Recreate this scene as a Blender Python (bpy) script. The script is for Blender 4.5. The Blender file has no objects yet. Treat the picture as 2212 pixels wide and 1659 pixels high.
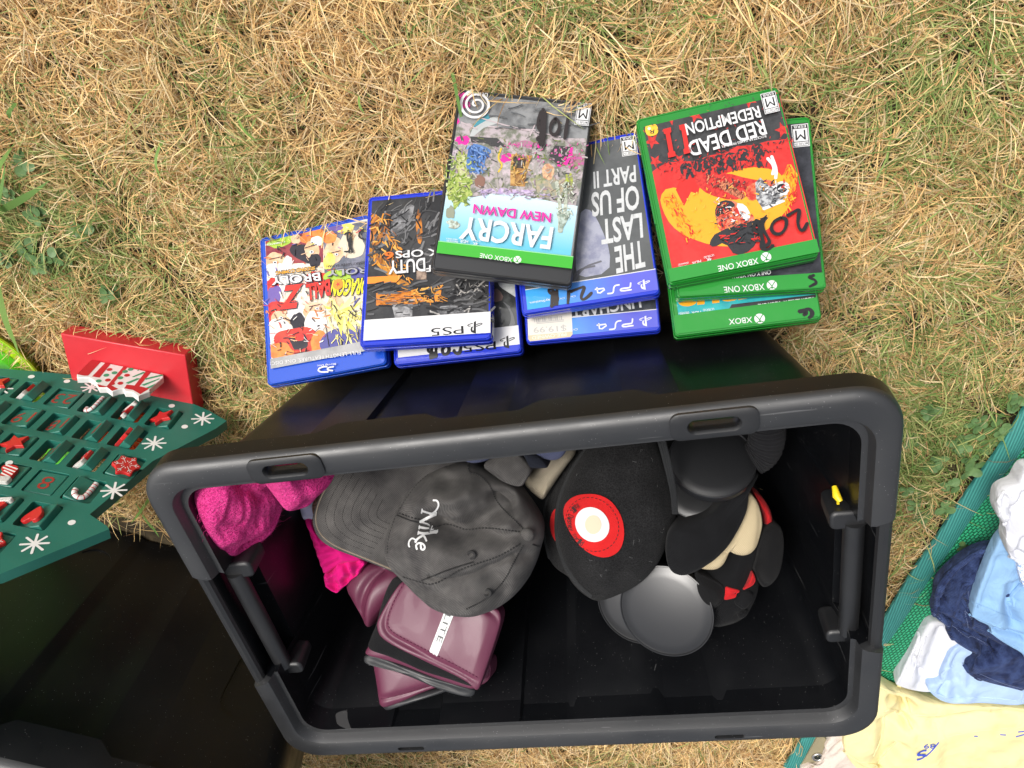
import bpy, bmesh, math, random
import numpy as np
from mathutils import Vector, Matrix
from mathutils.geometry import tessellate_polygon
R = math.radians
rng = np.random.default_rng(7)
random.seed(7)
scene = bpy.context.scene
COL = scene.collection

# ------------------------------------------------------------------ camera, sky, sun, exposure
C = np.array([0.17926, -0.29012, 0.81495])
M = np.array([[-0.97856732, 0.11664654, 0.16970441],
              [0.18281868, 0.87140424, 0.45522739],
              [-0.09478044, 0.47649578, -0.87405288]])      # columns: image right, image down, view axis
FPX, PW, PH = 1660.0, 2212.0, 1659.0
cam = bpy.data.cameras.new('camera')
cam.sensor_fit = 'HORIZONTAL'; cam.sensor_width = 36.0; cam.lens = 36.0 * FPX / PW
cam.clip_start = 0.01; cam.clip_end = 500
cob = bpy.data.objects.new('camera', cam); COL.objects.link(cob)
mw = Matrix.Identity(4)
for i in range(3):
    mw[i][0] = M[i][0]; mw[i][1] = -M[i][1]; mw[i][2] = -M[i][2]; mw[i][3] = C[i]
cob.matrix_world = mw
scene.camera = cob

SUN_EL, SUN_AZ = 55.0, 148.0        # a soft sun behind thin cloud
world = bpy.data.worlds.new('World'); scene.world = world; world.use_nodes = True
nt = world.node_tree; nt.nodes.clear()
sky = nt.nodes.new('ShaderNodeTexSky'); sky.sky_type = 'NISHITA'; sky.sun_disc = False
sky.sun_elevation = R(SUN_EL); sky.sun_rotation = R(SUN_AZ); sky.dust_density = 6.0; sky.air_density = 1.0
hsv = nt.nodes.new('ShaderNodeHueSaturation'); hsv.inputs['Saturation'].default_value = 0.32
bg = nt.nodes.new('ShaderNodeBackground'); bg.inputs['Strength'].default_value = 0.14
wo = nt.nodes.new('ShaderNodeOutputWorld')
nt.links.new(sky.outputs[0], hsv.inputs['Color']); nt.links.new(hsv.outputs[0], bg.inputs[0]); nt.links.new(bg.outputs[0], wo.inputs[0])
sun = bpy.data.lights.new('sun', 'SUN'); sun.energy = 2.0; sun.angle = R(22); sun.color = (1.0, 0.96, 0.9)
so = bpy.data.objects.new('sun', sun); COL.objects.link(so)
az = R(SUN_AZ); el = R(SUN_EL)
sd = Vector((math.sin(az) * math.cos(el), math.cos(az) * math.cos(el), math.sin(el)))
so.rotation_euler = sd.to_track_quat('Z', 'Y').to_euler(); so.location = (0, 0, 3)
scene.view_settings.view_transform = 'Standard'; scene.view_settings.look = 'None'
scene.view_settings.exposure = 0.2; scene.view_settings.gamma = 1.0
scene.cycles.max_bounces = 8

# ------------------------------------------------------------------ measuring helpers
def ray(p): return M @ np.array([(p[0] - PW / 2) / FPX, (p[1] - PH / 2) / FPX, 1.0])
def at(px, py, z):
    r = ray((px, py)); return C + r * (z - C[2]) / r[2]
def on_plane(p, p0, n):
    r = ray(p); return C + r * ((p0 - C) @ n) / (r @ n)
def pix(X):
    v = M.T @ (np.asarray(X, float) - C); return np.array([PW / 2 + FPX * v[0] / v[2], PH / 2 + FPX * v[1] / v[2]])
VIEW = {'full': (0, 0, 1), 'c1': (540, 162, .26855), 'c2': (918, 162, .24413), 'c3': (1350, 162, .21972), 'c4': (540, 459, .26855),
        'c5': (1080, 513, .34179), 'cA': (297, 783, .36621), 'cB': (648, 945, .26855), 'cC': (648, 1161, .26855),
        'cD': (1107, 891, .34179), 'cE': (1404, 783, .34179), 'cF': (1620, 783, .52797), 'cG': (0, 783, .13671),
        'cH': (0, 972, .13671), 'cI': (1674, 1404, .24315), 'cJ': (1431, 610.2, .17089), 'cK': (1107, 610.2, .15868),
        'cL': (0, 691.2, .20751), 'cM': (1836, 972, .29294), 'cN': (1161, 1053, .12206), 'cO': (1458, 1026, .22785)}
def V(view, pts):
    ox, oy, s = VIEW[view]
    return [(ox + s * p[0], oy + s * p[1]) for p in pts]
def V1(view, x, y): return V(view, [(x, y)])[0]

def chaikin(pts, n=2, closed=True):
    p = np.array(pts, float)
    for _ in range(n):
        if closed:
            q = np.roll(p, -1, 0); p = np.stack([.75 * p + .25 * q, .25 * p + .75 * q], 1).reshape(-1, p.shape[1])
        else:
            q = np.stack([.75 * p[:-1] + .25 * p[1:], .25 * p[:-1] + .75 * p[1:]], 1).reshape(-1, p.shape[1])
            p = np.concatenate([p[:1], q, p[-1:]])
    return p
def resample(pts, n, closed=True):
    p = np.array(pts, float)
    if closed: p = np.concatenate([p, p[:1]])
    d = np.concatenate([[0], np.cumsum(np.linalg.norm(np.diff(p, axis=0), axis=1))])
    t = np.linspace(0, d[-1], n, endpoint=not closed)
    return np.stack([np.interp(t, d, p[:, k]) for k in range(p.shape[1])], 1)

class Frame:
    """a local frame: origin, e1 (u), e2 (v), e3 (normal)"""
    def __init__(s, o, e1, e2):
        s.o = np.array(o, float); s.e1 = np.array(e1, float) / np.linalg.norm(e1)
        e2 = np.array(e2, float); e2 = e2 - s.e1 * (e2 @ s.e1); s.e2 = e2 / np.linalg.norm(e2); s.e3 = np.cross(s.e1, s.e2)
    def mat(s):
        m = Matrix.Identity(4)
        for i in range(3):
            m[i][0] = s.e1[i]; m[i][1] = s.e2[i]; m[i][2] = s.e3[i]; m[i][3] = s.o[i]
        return m
    def uv(s, p, h=0.0):
        X = on_plane(p, s.o + s.e3 * h, s.e3) - s.o
        return np.array([X @ s.e1, X @ s.e2])
    def uvs(s, pts, h=0.0): return [s.uv(p, h) for p in pts]
    def world(s, u, v, w=0): return s.o + s.e1 * u + s.e2 * v + s.e3 * w

# ------------------------------------------------------------------ materials
_mats = {}
def new_mat(name):
    m = bpy.data.materials.new(name); m.use_nodes = True
    b = m.node_tree.nodes['Principled BSDF']
    return m, m.node_tree, b
def node(t, kind, **kw):
    n = t.nodes.new(kind)
    for k, v in kw.items():
        if k in n.inputs.keys(): n.inputs[k].default_value = v
        else: setattr(n, k, v)
    return n
def add_bump(t, b, height, strength=.3, dist=.001, target='Normal'):
    bp = node(t, 'ShaderNodeBump'); bp.inputs['Strength'].default_value = strength; bp.inputs['Distance'].default_value = dist
    t.links.new(height, bp.inputs['Height']); t.links.new(bp.outputs[0], b.inputs[target]); return bp
def noise_tex(t, scale, detail=3, rough=.55, vec=None):
    tc = node(t, 'ShaderNodeTexCoord'); n = node(t, 'ShaderNodeTexNoise'); n.inputs['Scale'].default_value = scale
    n.inputs['Detail'].default_value = detail; n.inputs['Roughness'].default_value = rough
    t.links.new(vec if vec else tc.outputs['Object'], n.inputs['Vector']); return n
def ramp(t, fac, stops):
    r = node(t, 'ShaderNodeValToRGB'); cr = r.color_ramp
    while len(cr.elements) < len(stops): cr.elements.new(.5)
    for e, (p, c) in zip(cr.elements, stops): e.position = p; e.color = (*c, 1)
    t.links.new(fac, r.inputs[0]); return r

def paint(rgb, rough=.5, gloss=True, rgb2=None, scale=60, lo=.42, hi=.58):
    """printed ink; with gloss it lies under a clear plastic sleeve"""
    key = ('paint', tuple(rgb), rough, gloss, None if rgb2 is None else tuple(rgb2), scale, lo)
    if key in _mats: return _mats[key]
    m, t, b = new_mat('printed_paper')
    b.inputs['Base Color'].default_value = (*rgb, 1); b.inputs['Roughness'].default_value = rough
    if rgb2 is not None:
        n = noise_tex(t, scale, 6, .62); r = ramp(t, n.outputs['Fac'], [(lo, rgb), (hi, rgb2)])
        t.links.new(r.outputs[0], b.inputs['Base Color'])
    if gloss:
        b.inputs['Coat Weight'].default_value = 1.0; b.inputs['Coat Roughness'].default_value = .07; b.inputs['Coat IOR'].default_value = 1.42; b.inputs['Specular IOR Level'].default_value = .05
        n2 = noise_tex(t, 24, 3, .45); add_bump(t, b, n2.outputs['Fac'], .45, .006, 'Coat Normal')
    _mats[key] = m; return m
def paint_grad(c1, c2, axis, a0, a1, gloss=True):
    m, t, b = new_mat('printed_gradient')
    tc = node(t, 'ShaderNodeTexCoord'); s = node(t, 'ShaderNodeSeparateXYZ'); t.links.new(tc.outputs['Object'], s.inputs[0])
    mr = node(t, 'ShaderNodeMapRange'); mr.inputs['From Min'].default_value = a0; mr.inputs['From Max'].default_value = a1
    t.links.new(s.outputs[axis], mr.inputs['Value']); r = ramp(t, mr.outputs[0], [(0, c1), (1, c2)])
    t.links.new(r.outputs[0], b.inputs['Base Color']); b.inputs['Roughness'].default_value = .5
    if gloss:
        b.inputs['Coat Weight'].default_value = 1.0; b.inputs['Coat Roughness'].default_value = .07; b.inputs['Coat IOR'].default_value = 1.42; b.inputs['Specular IOR Level'].default_value = .05
        n2 = noise_tex(t, 24, 3, .45); add_bump(t, b, n2.outputs['Fac'], .45, .006, 'Coat Normal')
    return m
def plastic(name, rgb, rough=.35, grain=.15, dust=0.0, coat=0.0, ior=1.49, trans=0.0, scr=0.0):
    m, t, b = new_mat(name)
    b.inputs['Base Color'].default_value = (*rgb, 1); b.inputs['Roughness'].default_value = rough
    b.inputs['Coat Weight'].default_value = coat; b.inputs['IOR'].default_value = ior
    n = noise_tex(t, 1400, 2); add_bump(t, b, n.outputs['Fac'], grain, .0004)
    n3 = noise_tex(t, 14, 4); r3 = ramp(t, n3.outputs['Fac'], [(.3, (rough * .82,) * 3), (.7, (min(1, rough * 1.25),) * 3)])
    t.links.new(r3.outputs[0], b.inputs['Roughness'])
    if dust > 0:
        v = node(t, 'ShaderNodeTexVoronoi'); v.inputs['Scale'].default_value = 260; tc = node(t, 'ShaderNodeTexCoord')
        t.links.new(tc.outputs['Object'], v.inputs['Vector'])
        n4 = noise_tex(t, 30, 3)
        th = node(t, 'ShaderNodeMath', operation='MULTIPLY'); t.links.new(n4.outputs['Fac'], th.inputs[0]); th.inputs[1].default_value = .17 * dust
        ls = node(t, 'ShaderNodeMath', operation='LESS_THAN'); t.links.new(v.outputs['Distance'], ls.inputs[0]); t.links.new(th.outputs[0], ls.inputs[1])
        # long faint scratches
        mp = node(t, 'ShaderNodeMapping'); mp.inputs['Scale'].default_value = (9, 260, 9); mp.inputs['Rotation'].default_value = (.3, .4, .7)
        t.links.new(tc.outputs['Object'], mp.inputs[0])
        n5 = noise_tex(t, 1.0, 2, .5, mp.outputs[0])
        gt = node(t, 'ShaderNodeMath', operation='GREATER_THAN'); t.links.new(n5.outputs['Fac'], gt.inputs[0]); gt.inputs[1].default_value = .74
        sc = node(t, 'ShaderNodeMath', operation='MULTIPLY'); t.links.new(gt.outputs[0], sc.inputs[0]); sc.inputs[1].default_value = .25
        mx0 = node(t, 'ShaderNodeMath', operation='MAXIMUM'); t.links.new(ls.outputs[0], mx0.inputs[0]); t.links.new(sc.outputs[0], mx0.inputs[1])
        mx = node(t, 'ShaderNodeMix', data_type='RGBA'); t.links.new(mx0.outputs[0], mx.inputs[0])
        mx.inputs[6].default_value = (*rgb, 1); mx.inputs[7].default_value = (.22, .22, .22, 1)
        t.links.new(mx.outputs[2], b.inputs['Base Color'])
    if trans > 0:
        b.inputs['Transmission Weight'].default_value = trans
    return m
def cloth(name, rgb, rgb2=None, weave=900, wstr=.35, fold=18, fstr=.0, rough=.9, sheen=.04, twill=False, blotch=9, lo=.35, hi=.65, fuzz=0):
    m, t, b = new_mat(name)
    b.inputs['Roughness'].default_value = rough; b.inputs['Sheen Weight'].default_value = sheen; b.inputs['Sheen Roughness'].default_value = .5
    b.inputs['Specular IOR Level'].default_value = .2
    if rgb2 is None: rgb2 = tuple(c * .82 for c in rgb)
    n = noise_tex(t, blotch, 5, .6); r = ramp(t, n.outputs['Fac'], [(lo, rgb2), (hi, rgb)])
    colr = r.outputs[0]
    tc = node(t, 'ShaderNodeTexCoord')
    if twill:
        w = node(t, 'ShaderNodeTexWave', wave_type='BANDS', bands_direction='DIAGONAL'); w.inputs['Scale'].default_value = weave / 6.283
        w.inputs['Distortion'].default_value = 2.5; w.inputs['Detail'].default_value = 2; w.inputs['Detail Scale'].default_value = .35
        t.links.new(tc.outputs['Object'], w.inputs['Vector']); h = w.outputs['Fac']
        mx = node(t, 'ShaderNodeMix', data_type='RGBA', blend_type='MULTIPLY'); mx.inputs[0].default_value = 1.0
        r2 = ramp(t, w.outputs['Fac'], [(0, (.80,) * 3), (1, (1.06,) * 3)])
        t.links.new(colr, mx.inputs[6]); t.links.new(r2.outputs[0], mx.inputs[7]); colr = mx.outputs[2]
    else:
        n2 = noise_tex(t, weave, 4, .7); h = n2.outputs['Fac']
        if fuzz:
            r2 = ramp(t, h, [(.3, (1 - fuzz,) * 3), (.7, (1 + fuzz,) * 3)])
            mx = node(t, 'ShaderNodeMix', data_type='RGBA', blend_type='MULTIPLY'); mx.inputs[0].default_value = 1.0
            t.links.new(colr, mx.inputs[6]); t.links.new(r2.outputs[0], mx.inputs[7]); colr = mx.outputs[2]
    t.links.new(colr, b.inputs['Base Color'])
    bp = add_bump(t, b, h, wstr, .0012)
    if fstr > 0:
        nf = noise_tex(t, fold, 3, .55); nf.inputs['Distortion'].default_value = 1.2
        b2 = node(t, 'ShaderNodeBump'); b2.inputs['Strength'].default_value = fstr; b2.inputs['Distance'].default_value = .02
        t.links.new(nf.outputs['Fac'], b2.inputs['Height']); t.links.new(b2.outputs[0], bp.inputs['Normal'])
    return m

# ------------------------------------------------------------------ mesh helpers
def link(name, me, mats, parent=None, smooth=35, frame=None):
    for mm in (mats if isinstance(mats, (list, tuple)) else [mats]): me.materials.append(mm)
    o = bpy.data.objects.new(name, me); COL.objects.link(o)
    if smooth:
        me.polygons.foreach_set('use_smooth', [True] * len(me.polygons)); me.set_sharp_from_angle(angle=R(smooth))
    if frame is not None: o.matrix_world = frame.mat()
    if parent is not None: o.parent = parent
    return o
class MB:
    def __init__(s): s.v = []; s.f = []; s.m = []
    def add(s, verts, faces, mi=0):
        k = len(s.v); s.v += [tuple(map(float, p)) for p in verts]
        for f in faces: s.f.append([k + i for i in f]); s.m.append(mi)
    def prism(s, poly, z0, z1, mi=0, cap_bottom=True):
        n = len(poly)
        a = sum(poly[i][0] * poly[(i + 1) % n][1] - poly[(i + 1) % n][0] * poly[i][1] for i in range(n))
        if a < 0: poly = list(poly)[::-1]
        vs = [(p[0], p[1], z0) for p in poly] + [(p[0], p[1], z1) for p in poly]
        fs = [[i, (i + 1) % n, n + (i + 1) % n, n + i] for i in range(n)] + [[n + i for i in range(n)]]
        if cap_bottom: fs.append(list(range(n))[::-1])
        s.add(vs, fs, mi)
    def box(s, x0, x1, y0, y1, z0, z1, mi=0): s.prism([(x0, y0), (x1, y0), (x1, y1), (x0, y1)], z0, z1, mi)
    def tube(s, path, r, mi=0, closed=False, n=8, caps=True, flat=1.0, up=None):
        p = np.array(path, float); N = len(p); rr = np.broadcast_to(np.array(r, float), (N,))
        T = np.gradient(p, axis=0) if not closed else (np.roll(p, -1, 0) - np.roll(p, 1, 0))
        T /= np.linalg.norm(T, axis=1)[:, None] + 1e-12
        u = np.array(up if up is not None else ([0, 0, 1] if abs(T[0][2]) < .9 else [1, 0, 0]), float)
        vs = []
        for i in range(N):
            u = u - T[i] * (u @ T[i]); u /= np.linalg.norm(u) + 1e-12; w = np.cross(T[i], u)
            for k in range(n):
                a = 2 * math.pi * k / n; vs.append(p[i] + rr[i] * (math.cos(a) * w + math.sin(a) * u * flat))
        fs = []
        for i in range(N if closed else N - 1):
            j = (i + 1) % N
            for k in range(n): fs.append([i * n + k, i * n + (k + 1) % n, j * n + (k + 1) % n, j * n + k])
        if caps and not closed: fs += [list(range(n))[::-1], [(N - 1) * n + k for k in range(n)]]
        s.add(vs, fs, mi)
    def lathe(s, prof, n=48, mi=0, c=(0, 0, 0)):
        vs = []; fs = []; P = len(prof)
        for k in range(n):
            a = 2 * math.pi * k / n
            for r_, z in prof: vs.append((c[0] + r_ * math.cos(a), c[1] + r_ * math.sin(a), c[2] + z))
        for k in range(n):
            j = (k + 1) % n
            for i in range(P - 1): fs.append([k * P + i, j * P + i, j * P + i + 1, k * P + i + 1])
        s.add(vs, fs, mi)
    def build(s, name, mats, parent=None, smooth=35, frame=None):
        me = bpy.data.meshes.new(name); me.from_pydata(s.v, [], s.f); me.update()
        me.polygons.foreach_set('material_index', s.m)
        if smooth:
            b = bmesh.new(); b.from_mesh(me); bmesh.ops.remove_doubles(b, verts=b.verts, dist=1e-6); bmesh.ops.recalc_face_normals(b, faces=b.faces); b.to_mesh(me); b.free()
        return link(name, me, mats, parent, smooth, frame)
def rrect(x0, x1, y0, y1, r, n=6):
    out = []
    for cx, cy, a0 in ((x1 - r, y0 + r, -90), (x1 - r, y1 - r, 0), (x0 + r, y1 - r, 90), (x0 + r, y0 + r, 180)):
        for k in range(n + 1):
            a = R(a0 + 90 * k / n); out.append((cx + r * math.cos(a), cy + r * math.sin(a)))
    return out
def bevel(o, w, seg=2, ang=40):
    md = o.modifiers.new('edge_round', 'BEVEL'); md.width = w; md.segments = seg; md.limit_method = 'ANGLE'; md.angle_limit = R(ang); md.harden_normals = False
def thing(name, label, cat, frame=None, loc=None, group=None):
    o = bpy.data.objects.new(name, None); COL.objects.link(o); o.empty_display_size = .03
    if frame is not None: o.matrix_world = frame.mat()
    if loc is not None: o.location = loc
    tag(o, label, cat, group); return o
def tag(o, label=None, cat=None, group=None, kind=None):
    if label: o['label'] = label
    if cat: o['category'] = cat
    if group: o['group'] = group
    if kind: o['kind'] = kind
    return o

# text outlines from the built-in font
_gl = {}
def glyphs(s, off=0.0):
    key = (s, off)
    if key in _gl: return _gl[key]
    cu = bpy.data.curves.new('t', 'FONT'); cu.body = s; cu.size = 1; cu.offset = off; cu.resolution_u = 3; cu.fill_mode = 'FRONT'
    o = bpy.data.objects.new('t', cu); COL.objects.link(o)
    dg = bpy.context.evaluated_depsgraph_get(); me = o.evaluated_get(dg).to_mesh()
    vs = np.array([v.co[:2] for v in me.vertices]); fs = [list(p.vertices) for p in me.polygons]
    o.evaluated_get(dg).to_mesh_clear(); bpy.data.objects.remove(o); bpy.data.curves.remove(cu)
    _gl[key] = (vs, fs); return _gl[key]
def fit_text(s, BL, BR, TL, off=0.02):
    vs, fs = glyphs(s, round(off * .42, 4)); lo = vs.min(0); hi = vs.max(0); t = (vs - lo) / (hi - lo)
    BL, BR, TL = map(np.array, (BL, BR, TL))
    return BL + t[:, :1] * (BR - BL) + t[:, 1:] * (TL - BL), fs
def ribbon(pts, w, n=2):
    p = chaikin(pts, n, False) if len(pts) > 2 else np.array(pts, float)
    T = np.gradient(p, axis=0); T /= np.linalg.norm(T, axis=1)[:, None] + 1e-12; N = np.stack([-T[:, 1], T[:, 0]], 1)
    ww = np.broadcast_to(np.array(w, float), (len(p),))[:, None] / 2
    # rounded ends
    e0 = p[0] - T[0] * ww[0] * .7; e1 = p[-1] + T[-1] * ww[-1] * .7
    L = p + N * ww; Rr = p - N * ww
    vs = np.concatenate([L, Rr, [e0, e1]]); k = len(p)
    fs = [[i, k + i, k + i + 1, i + 1] for i in range(k - 1)] + [[2 * k, k, 0], [2 * k + 1, k - 1, 2 * k - 1]]
    return vs, fs
def ellipse(c, rx, ry, rot=0, n=28):
    a = np.linspace(0, 2 * math.pi, n, endpoint=False); x = rx * np.cos(a); y = ry * np.sin(a); cr, sr = math.cos(rot), math.sin(rot)
    return np.stack([c[0] + x * cr - y * sr, c[1] + x * sr + y * cr], 1)
def star(c, r0, r1, k=5, rot=0):
    return [(c[0] + (r0 if i % 2 == 0 else r1) * math.cos(rot + math.pi * i / k), c[1] + (r0 if i % 2 == 0 else r1) * math.sin(rot + math.pi * i / k)) for i in range(2 * k)]

def clip_poly(p, u0, u1, v0, v1):
    for ax, lim, sg in ((0, u0, 1), (0, u1, -1), (1, v0, 1), (1, v1, -1)):
        out = []
        for i in range(len(p)):
            a, b_ = p[i - 1], p[i]; da, db = (a[ax] - lim) * sg, (b_[ax] - lim) * sg
            if (da >= 0) != (db >= 0):
                t_ = da / (da - db); out.append((a[0] + t_ * (b_[0] - a[0]), a[1] + t_ * (b_[1] - a[1])))
            if db >= 0: out.append(b_)
        p = out
        if len(p) < 3: return []
    return p
class Sheet:
    """flat printed artwork: polygons on a frame, each layer a hair above the last"""
    STEP = .00002
    def __init__(s, frame, z=.0003, case=None): s.F = frame; s.z = z; s.mb = MB(); s.mats = []; s.k = 0; s.clip = None; s.case = case
    def mi(s, m):
        if m not in s.mats: s.mats.append(m)
        return s.mats.index(m)
    def raw(s, vs, fs, m, layer=None):
        if layer is None: s.k += 1; layer = s.k
        z = s.z + layer * s.STEP; s.mb.add([(p[0], p[1], z) for p in vs], fs, s.mi(m)); return s
    def poly(s, uv, m, layer=None):
        uv = [tuple(p) for p in uv]
        if s.clip: uv = clip_poly(uv, *s.clip)
        if len(uv) < 3: return s
        tri = tessellate_polygon([[Vector((p[0], p[1], 0)) for p in uv]])
        return s.raw(uv, [list(t) for t in tri], m, layer)
    def ppoly(s, view, pts, m, smooth=0, layer=None):
        q = V(view, pts)
        if smooth: q = chaikin(q, smooth)
        return s.poly(s.F.uvs(q, s.z), m, layer)
    def text(s, view, t, BL, BR, TL, m, off=.02, layer=None):
        a, b, c = s.F.uvs(V(view, [BL, BR, TL]), s.z); vs, fs = fit_text(t, a, b, c, off); return s.raw(vs, fs, m, layer)
    def stroke(s, view, pts, w, m, n=2, layer=None):
        q = np.array(s.F.uvs(V(view, pts), s.z)); vs, fs = ribbon(q, w, n); return s.raw(vs, fs, m, layer)
    def build(s, name, parent):
        if s.case is not None: s.case.top = max(s.case.top, s.z + (s.k + 2) * s.STEP)
        me = bpy.data.meshes.new(name); me.from_pydata(s.mb.v, [], s.mb.f); me.update()
        me.polygons.foreach_set('material_index', s.mb.m)
        b = bmesh.new(); b.from_mesh(me)
        for f in b.faces:
            if f.normal.z < 0: f.normal_flip()
        b.to_mesh(me); b.free()
        for m in s.mats: me.materials.append(m)
        o = bpy.data.objects.new(name, me); COL.objects.link(o); o.parent = parent; return o

class Relief:
    """a soft solid with a traced outline: rises from a plane with its own thickness and folds"""
    def __init__(s, frame, outline, thick, center=None, exp=.5, rings=26, n=120, smooth=2, creases=(), noise=(), back=.02, base=0.0, tilt=(0, 0)):
        s.F = frame; o = chaikin(outline, smooth) if smooth else np.array(outline, float)
        s.out = resample(np.array(frame.uvs(o)), n); s.c = np.mean(s.out, 0) if center is None else frame.uv(center)
        s.th = thick; s.exp = exp; s.rings = rings; s.n = n; s.base = base; s.back = back; s.tilt = tilt
        s.cr = [(resample(np.array(frame.uvs(chaikin(p, 2, False) if len(p) > 2 else p)), 110, False), d, w) for p, d, w in creases]
        s.noise = noise
        d = s.out - s.c; s.ang = np.arctan2(d[:, 1], d[:, 0]); s.rad = np.linalg.norm(d, axis=1)
        i = np.argsort(s.ang); s.sa = s.ang[i]; s.sr = s.rad[i]
        s.sa = np.concatenate([s.sa - 2 * math.pi, s.sa, s.sa + 2 * math.pi]); s.sr = np.tile(s.sr, 3)
    def h(s, P, t):
        """height at points P (k,2) with radial fraction t"""
        prof = np.clip(1 - np.clip(t, 0, 1) ** 2, 0, 1) ** s.exp
        h = s.base + s.th * prof
        edge = np.clip((1 - t) * 6, 0, 1)
        for pl, dep, wid in s.cr:
            D = np.sqrt(((P[:, None, :] - pl[None]) ** 2).sum(-1)).min(1); h = h - dep * np.exp(-(D / wid) ** 2) * edge
        for amp, fx, fy, ph in s.noise:
            h = h + amp * np.sin(P[:, 0] * fx + P[:, 1] * fy + ph + 1.7 * np.sin(P[:, 0] * fy * .43 - P[:, 1] * fx * .37 + ph * 2)) * np.clip((1 - t) * 4, .12, 1)
        h = h + s.tilt[0] * (P[:, 0] - s.c[0]) + s.tilt[1] * (P[:, 1] - s.c[1])
        return h
    def build(s, name, mats, parent=None, sub=0):
        ts = np.sin(np.linspace(0, 1, s.rings + 1)[1:] * math.pi / 2)
        vs = [[*s.c, s.h(s.c[None], np.zeros(1))[0]]]; fs = []
        for t in ts:
            P = s.c + (s.out - s.c) * t; H = s.h(P, np.full(len(P), t)); vs += np.c_[P, H].tolist()
        n = s.n
        for k in range(n): fs.append([0, 1 + k, 1 + (k + 1) % n])
        for r_ in range(s.rings - 1):
            a = 1 + r_ * n; b = a + n
            for k in range(n): fs.append([a + k, b + k, b + (k + 1) % n, a + (k + 1) % n])
        k0 = 1 + (s.rings - 1) * n; m = len(vs)
        vs += [[*(s.c + (p - s.c) * .96), vs[k0 + i][2] - s.back] for i, p in enumerate(s.out)]
        for k in range(n): fs.append([k0 + k, m + k, m + (k + 1) % n, k0 + (k + 1) % n])
        fs.append([m + k for k in range(n)][::-1])
        mb = MB(); mb.add(vs, fs); o = mb.build(name, mats, None, 50, s.F)
        if parent is not None: o.parent = parent; o.matrix_parent_inverse = Matrix.Identity(4); o.matrix_basis = Matrix.Identity(4)
        s.obj = o; return o
    def surf(s, px, lift=.0008):
        """local points on the surface seen at pixels"""
        out = []
        for p in px:
            hh = s.base + s.th * .6
            for _ in range(6):
                q = s.F.uv(p, hh); d = q - s.c; r_ = np.interp(math.atan2(d[1], d[0]), s.sa, s.sr); t = min(1, np.linalg.norm(d) / r_)
                hh = s.h(q[None], np.array([t]))[0]
            out.append((q[0], q[1], hh + lift))
        return out
    def surf_uv(s, q, lift=.0008):
        q = np.asarray(q, float); d = q - s.c; r_ = np.interp(np.arctan2(d[:, 1], d[:, 0]), s.sa, s.sr); t = np.clip(np.linalg.norm(d, axis=1) / r_, 0, 1)
        return np.c_[q, s.h(q, t) + lift]
    def decal(s, polys, name, mats, parent, lift=.0008, thick=0):
        """polys: list of (verts px, faces, mat index)"""
        mb = MB()
        for vs, fs, mi in polys: mb.add(s.surf(vs, lift), fs, mi)
        o = mb.build(name, mats, None, 0)
        bm = bmesh.new(); bm.from_mesh(o.data)
        for f in bm.faces:
            if f.normal.z < 0: f.normal_flip()
        bm.to_mesh(o.data); bm.free(); o.parent = parent; return o
    def fill(s, outline, rings=8, n=64, smooth=2):
        """pixel outline -> dense fan of pixel points and faces"""
        o = resample(chaikin(outline, smooth) if smooth else np.array(outline, float), n); c = o.mean(0); vs = [c]; fs = []
        for r_ in range(1, rings + 1): vs += list(c + (o - c) * r_ / rings)
        for k in range(n): fs.append([0, 1 + k, 1 + (k + 1) % n])
        for r_ in range(rings - 1):
            a = 1 + r_ * n; b = a + n
            for k in range(n): fs.append([a + k, b + k, b + (k + 1) % n, a + (k + 1) % n])
        return vs, fs
    def line(s, pts, r, name, mat, parent, n=6, lift=0.0, dash=0):
        p = chaikin(pts, 2, False) if len(pts) > 2 else np.array(pts, float); p = resample(p, 40, False)
        q = np.array(s.surf(p, lift)); mb = MB()
        if dash:
            for i in range(0, len(q) - 1): mb.tube(q[i] + (q[i + 1] - q[i]) * np.array([[0], [.55]]), r, n=4)
        else: mb.tube(q, r, n=n)
        o = mb.build(name, mat, None, 40); o.parent = parent; return o
def world_of(o):
    m = o.matrix_basis.copy()
    if o.parent is not None: m = world_of(o.parent) @ o.matrix_parent_inverse @ m
    return m
def adopt(o, parent):
    """parent a free-standing object without moving it"""
    o.parent = parent; o.matrix_parent_inverse = world_of(parent).inverted(); return o

# ------------------------------------------------------------------ the lawn
soil, t, b = new_mat('dry_soil')
n = noise_tex(t, 60, 6); r = ramp(t, n.outputs['Fac'], [(.3, (.022, .016, .009)), (.7, (.085, .062, .03))])
t.links.new(r.outputs[0], b.inputs['Base Color']); b.inputs['Roughness'].default_value = 1; add_bump(t, b, n.outputs['Fac'], .6, .01)
mb = MB(); S = 30
mb.add([(-S, -S, 0), (S, -S, 0), (S, S, 0), (-S, S, 0)], [[0, 1, 2, 3]])
ground = mb.build('ground', soil, smooth=0); tag(ground, kind='structure')

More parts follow.
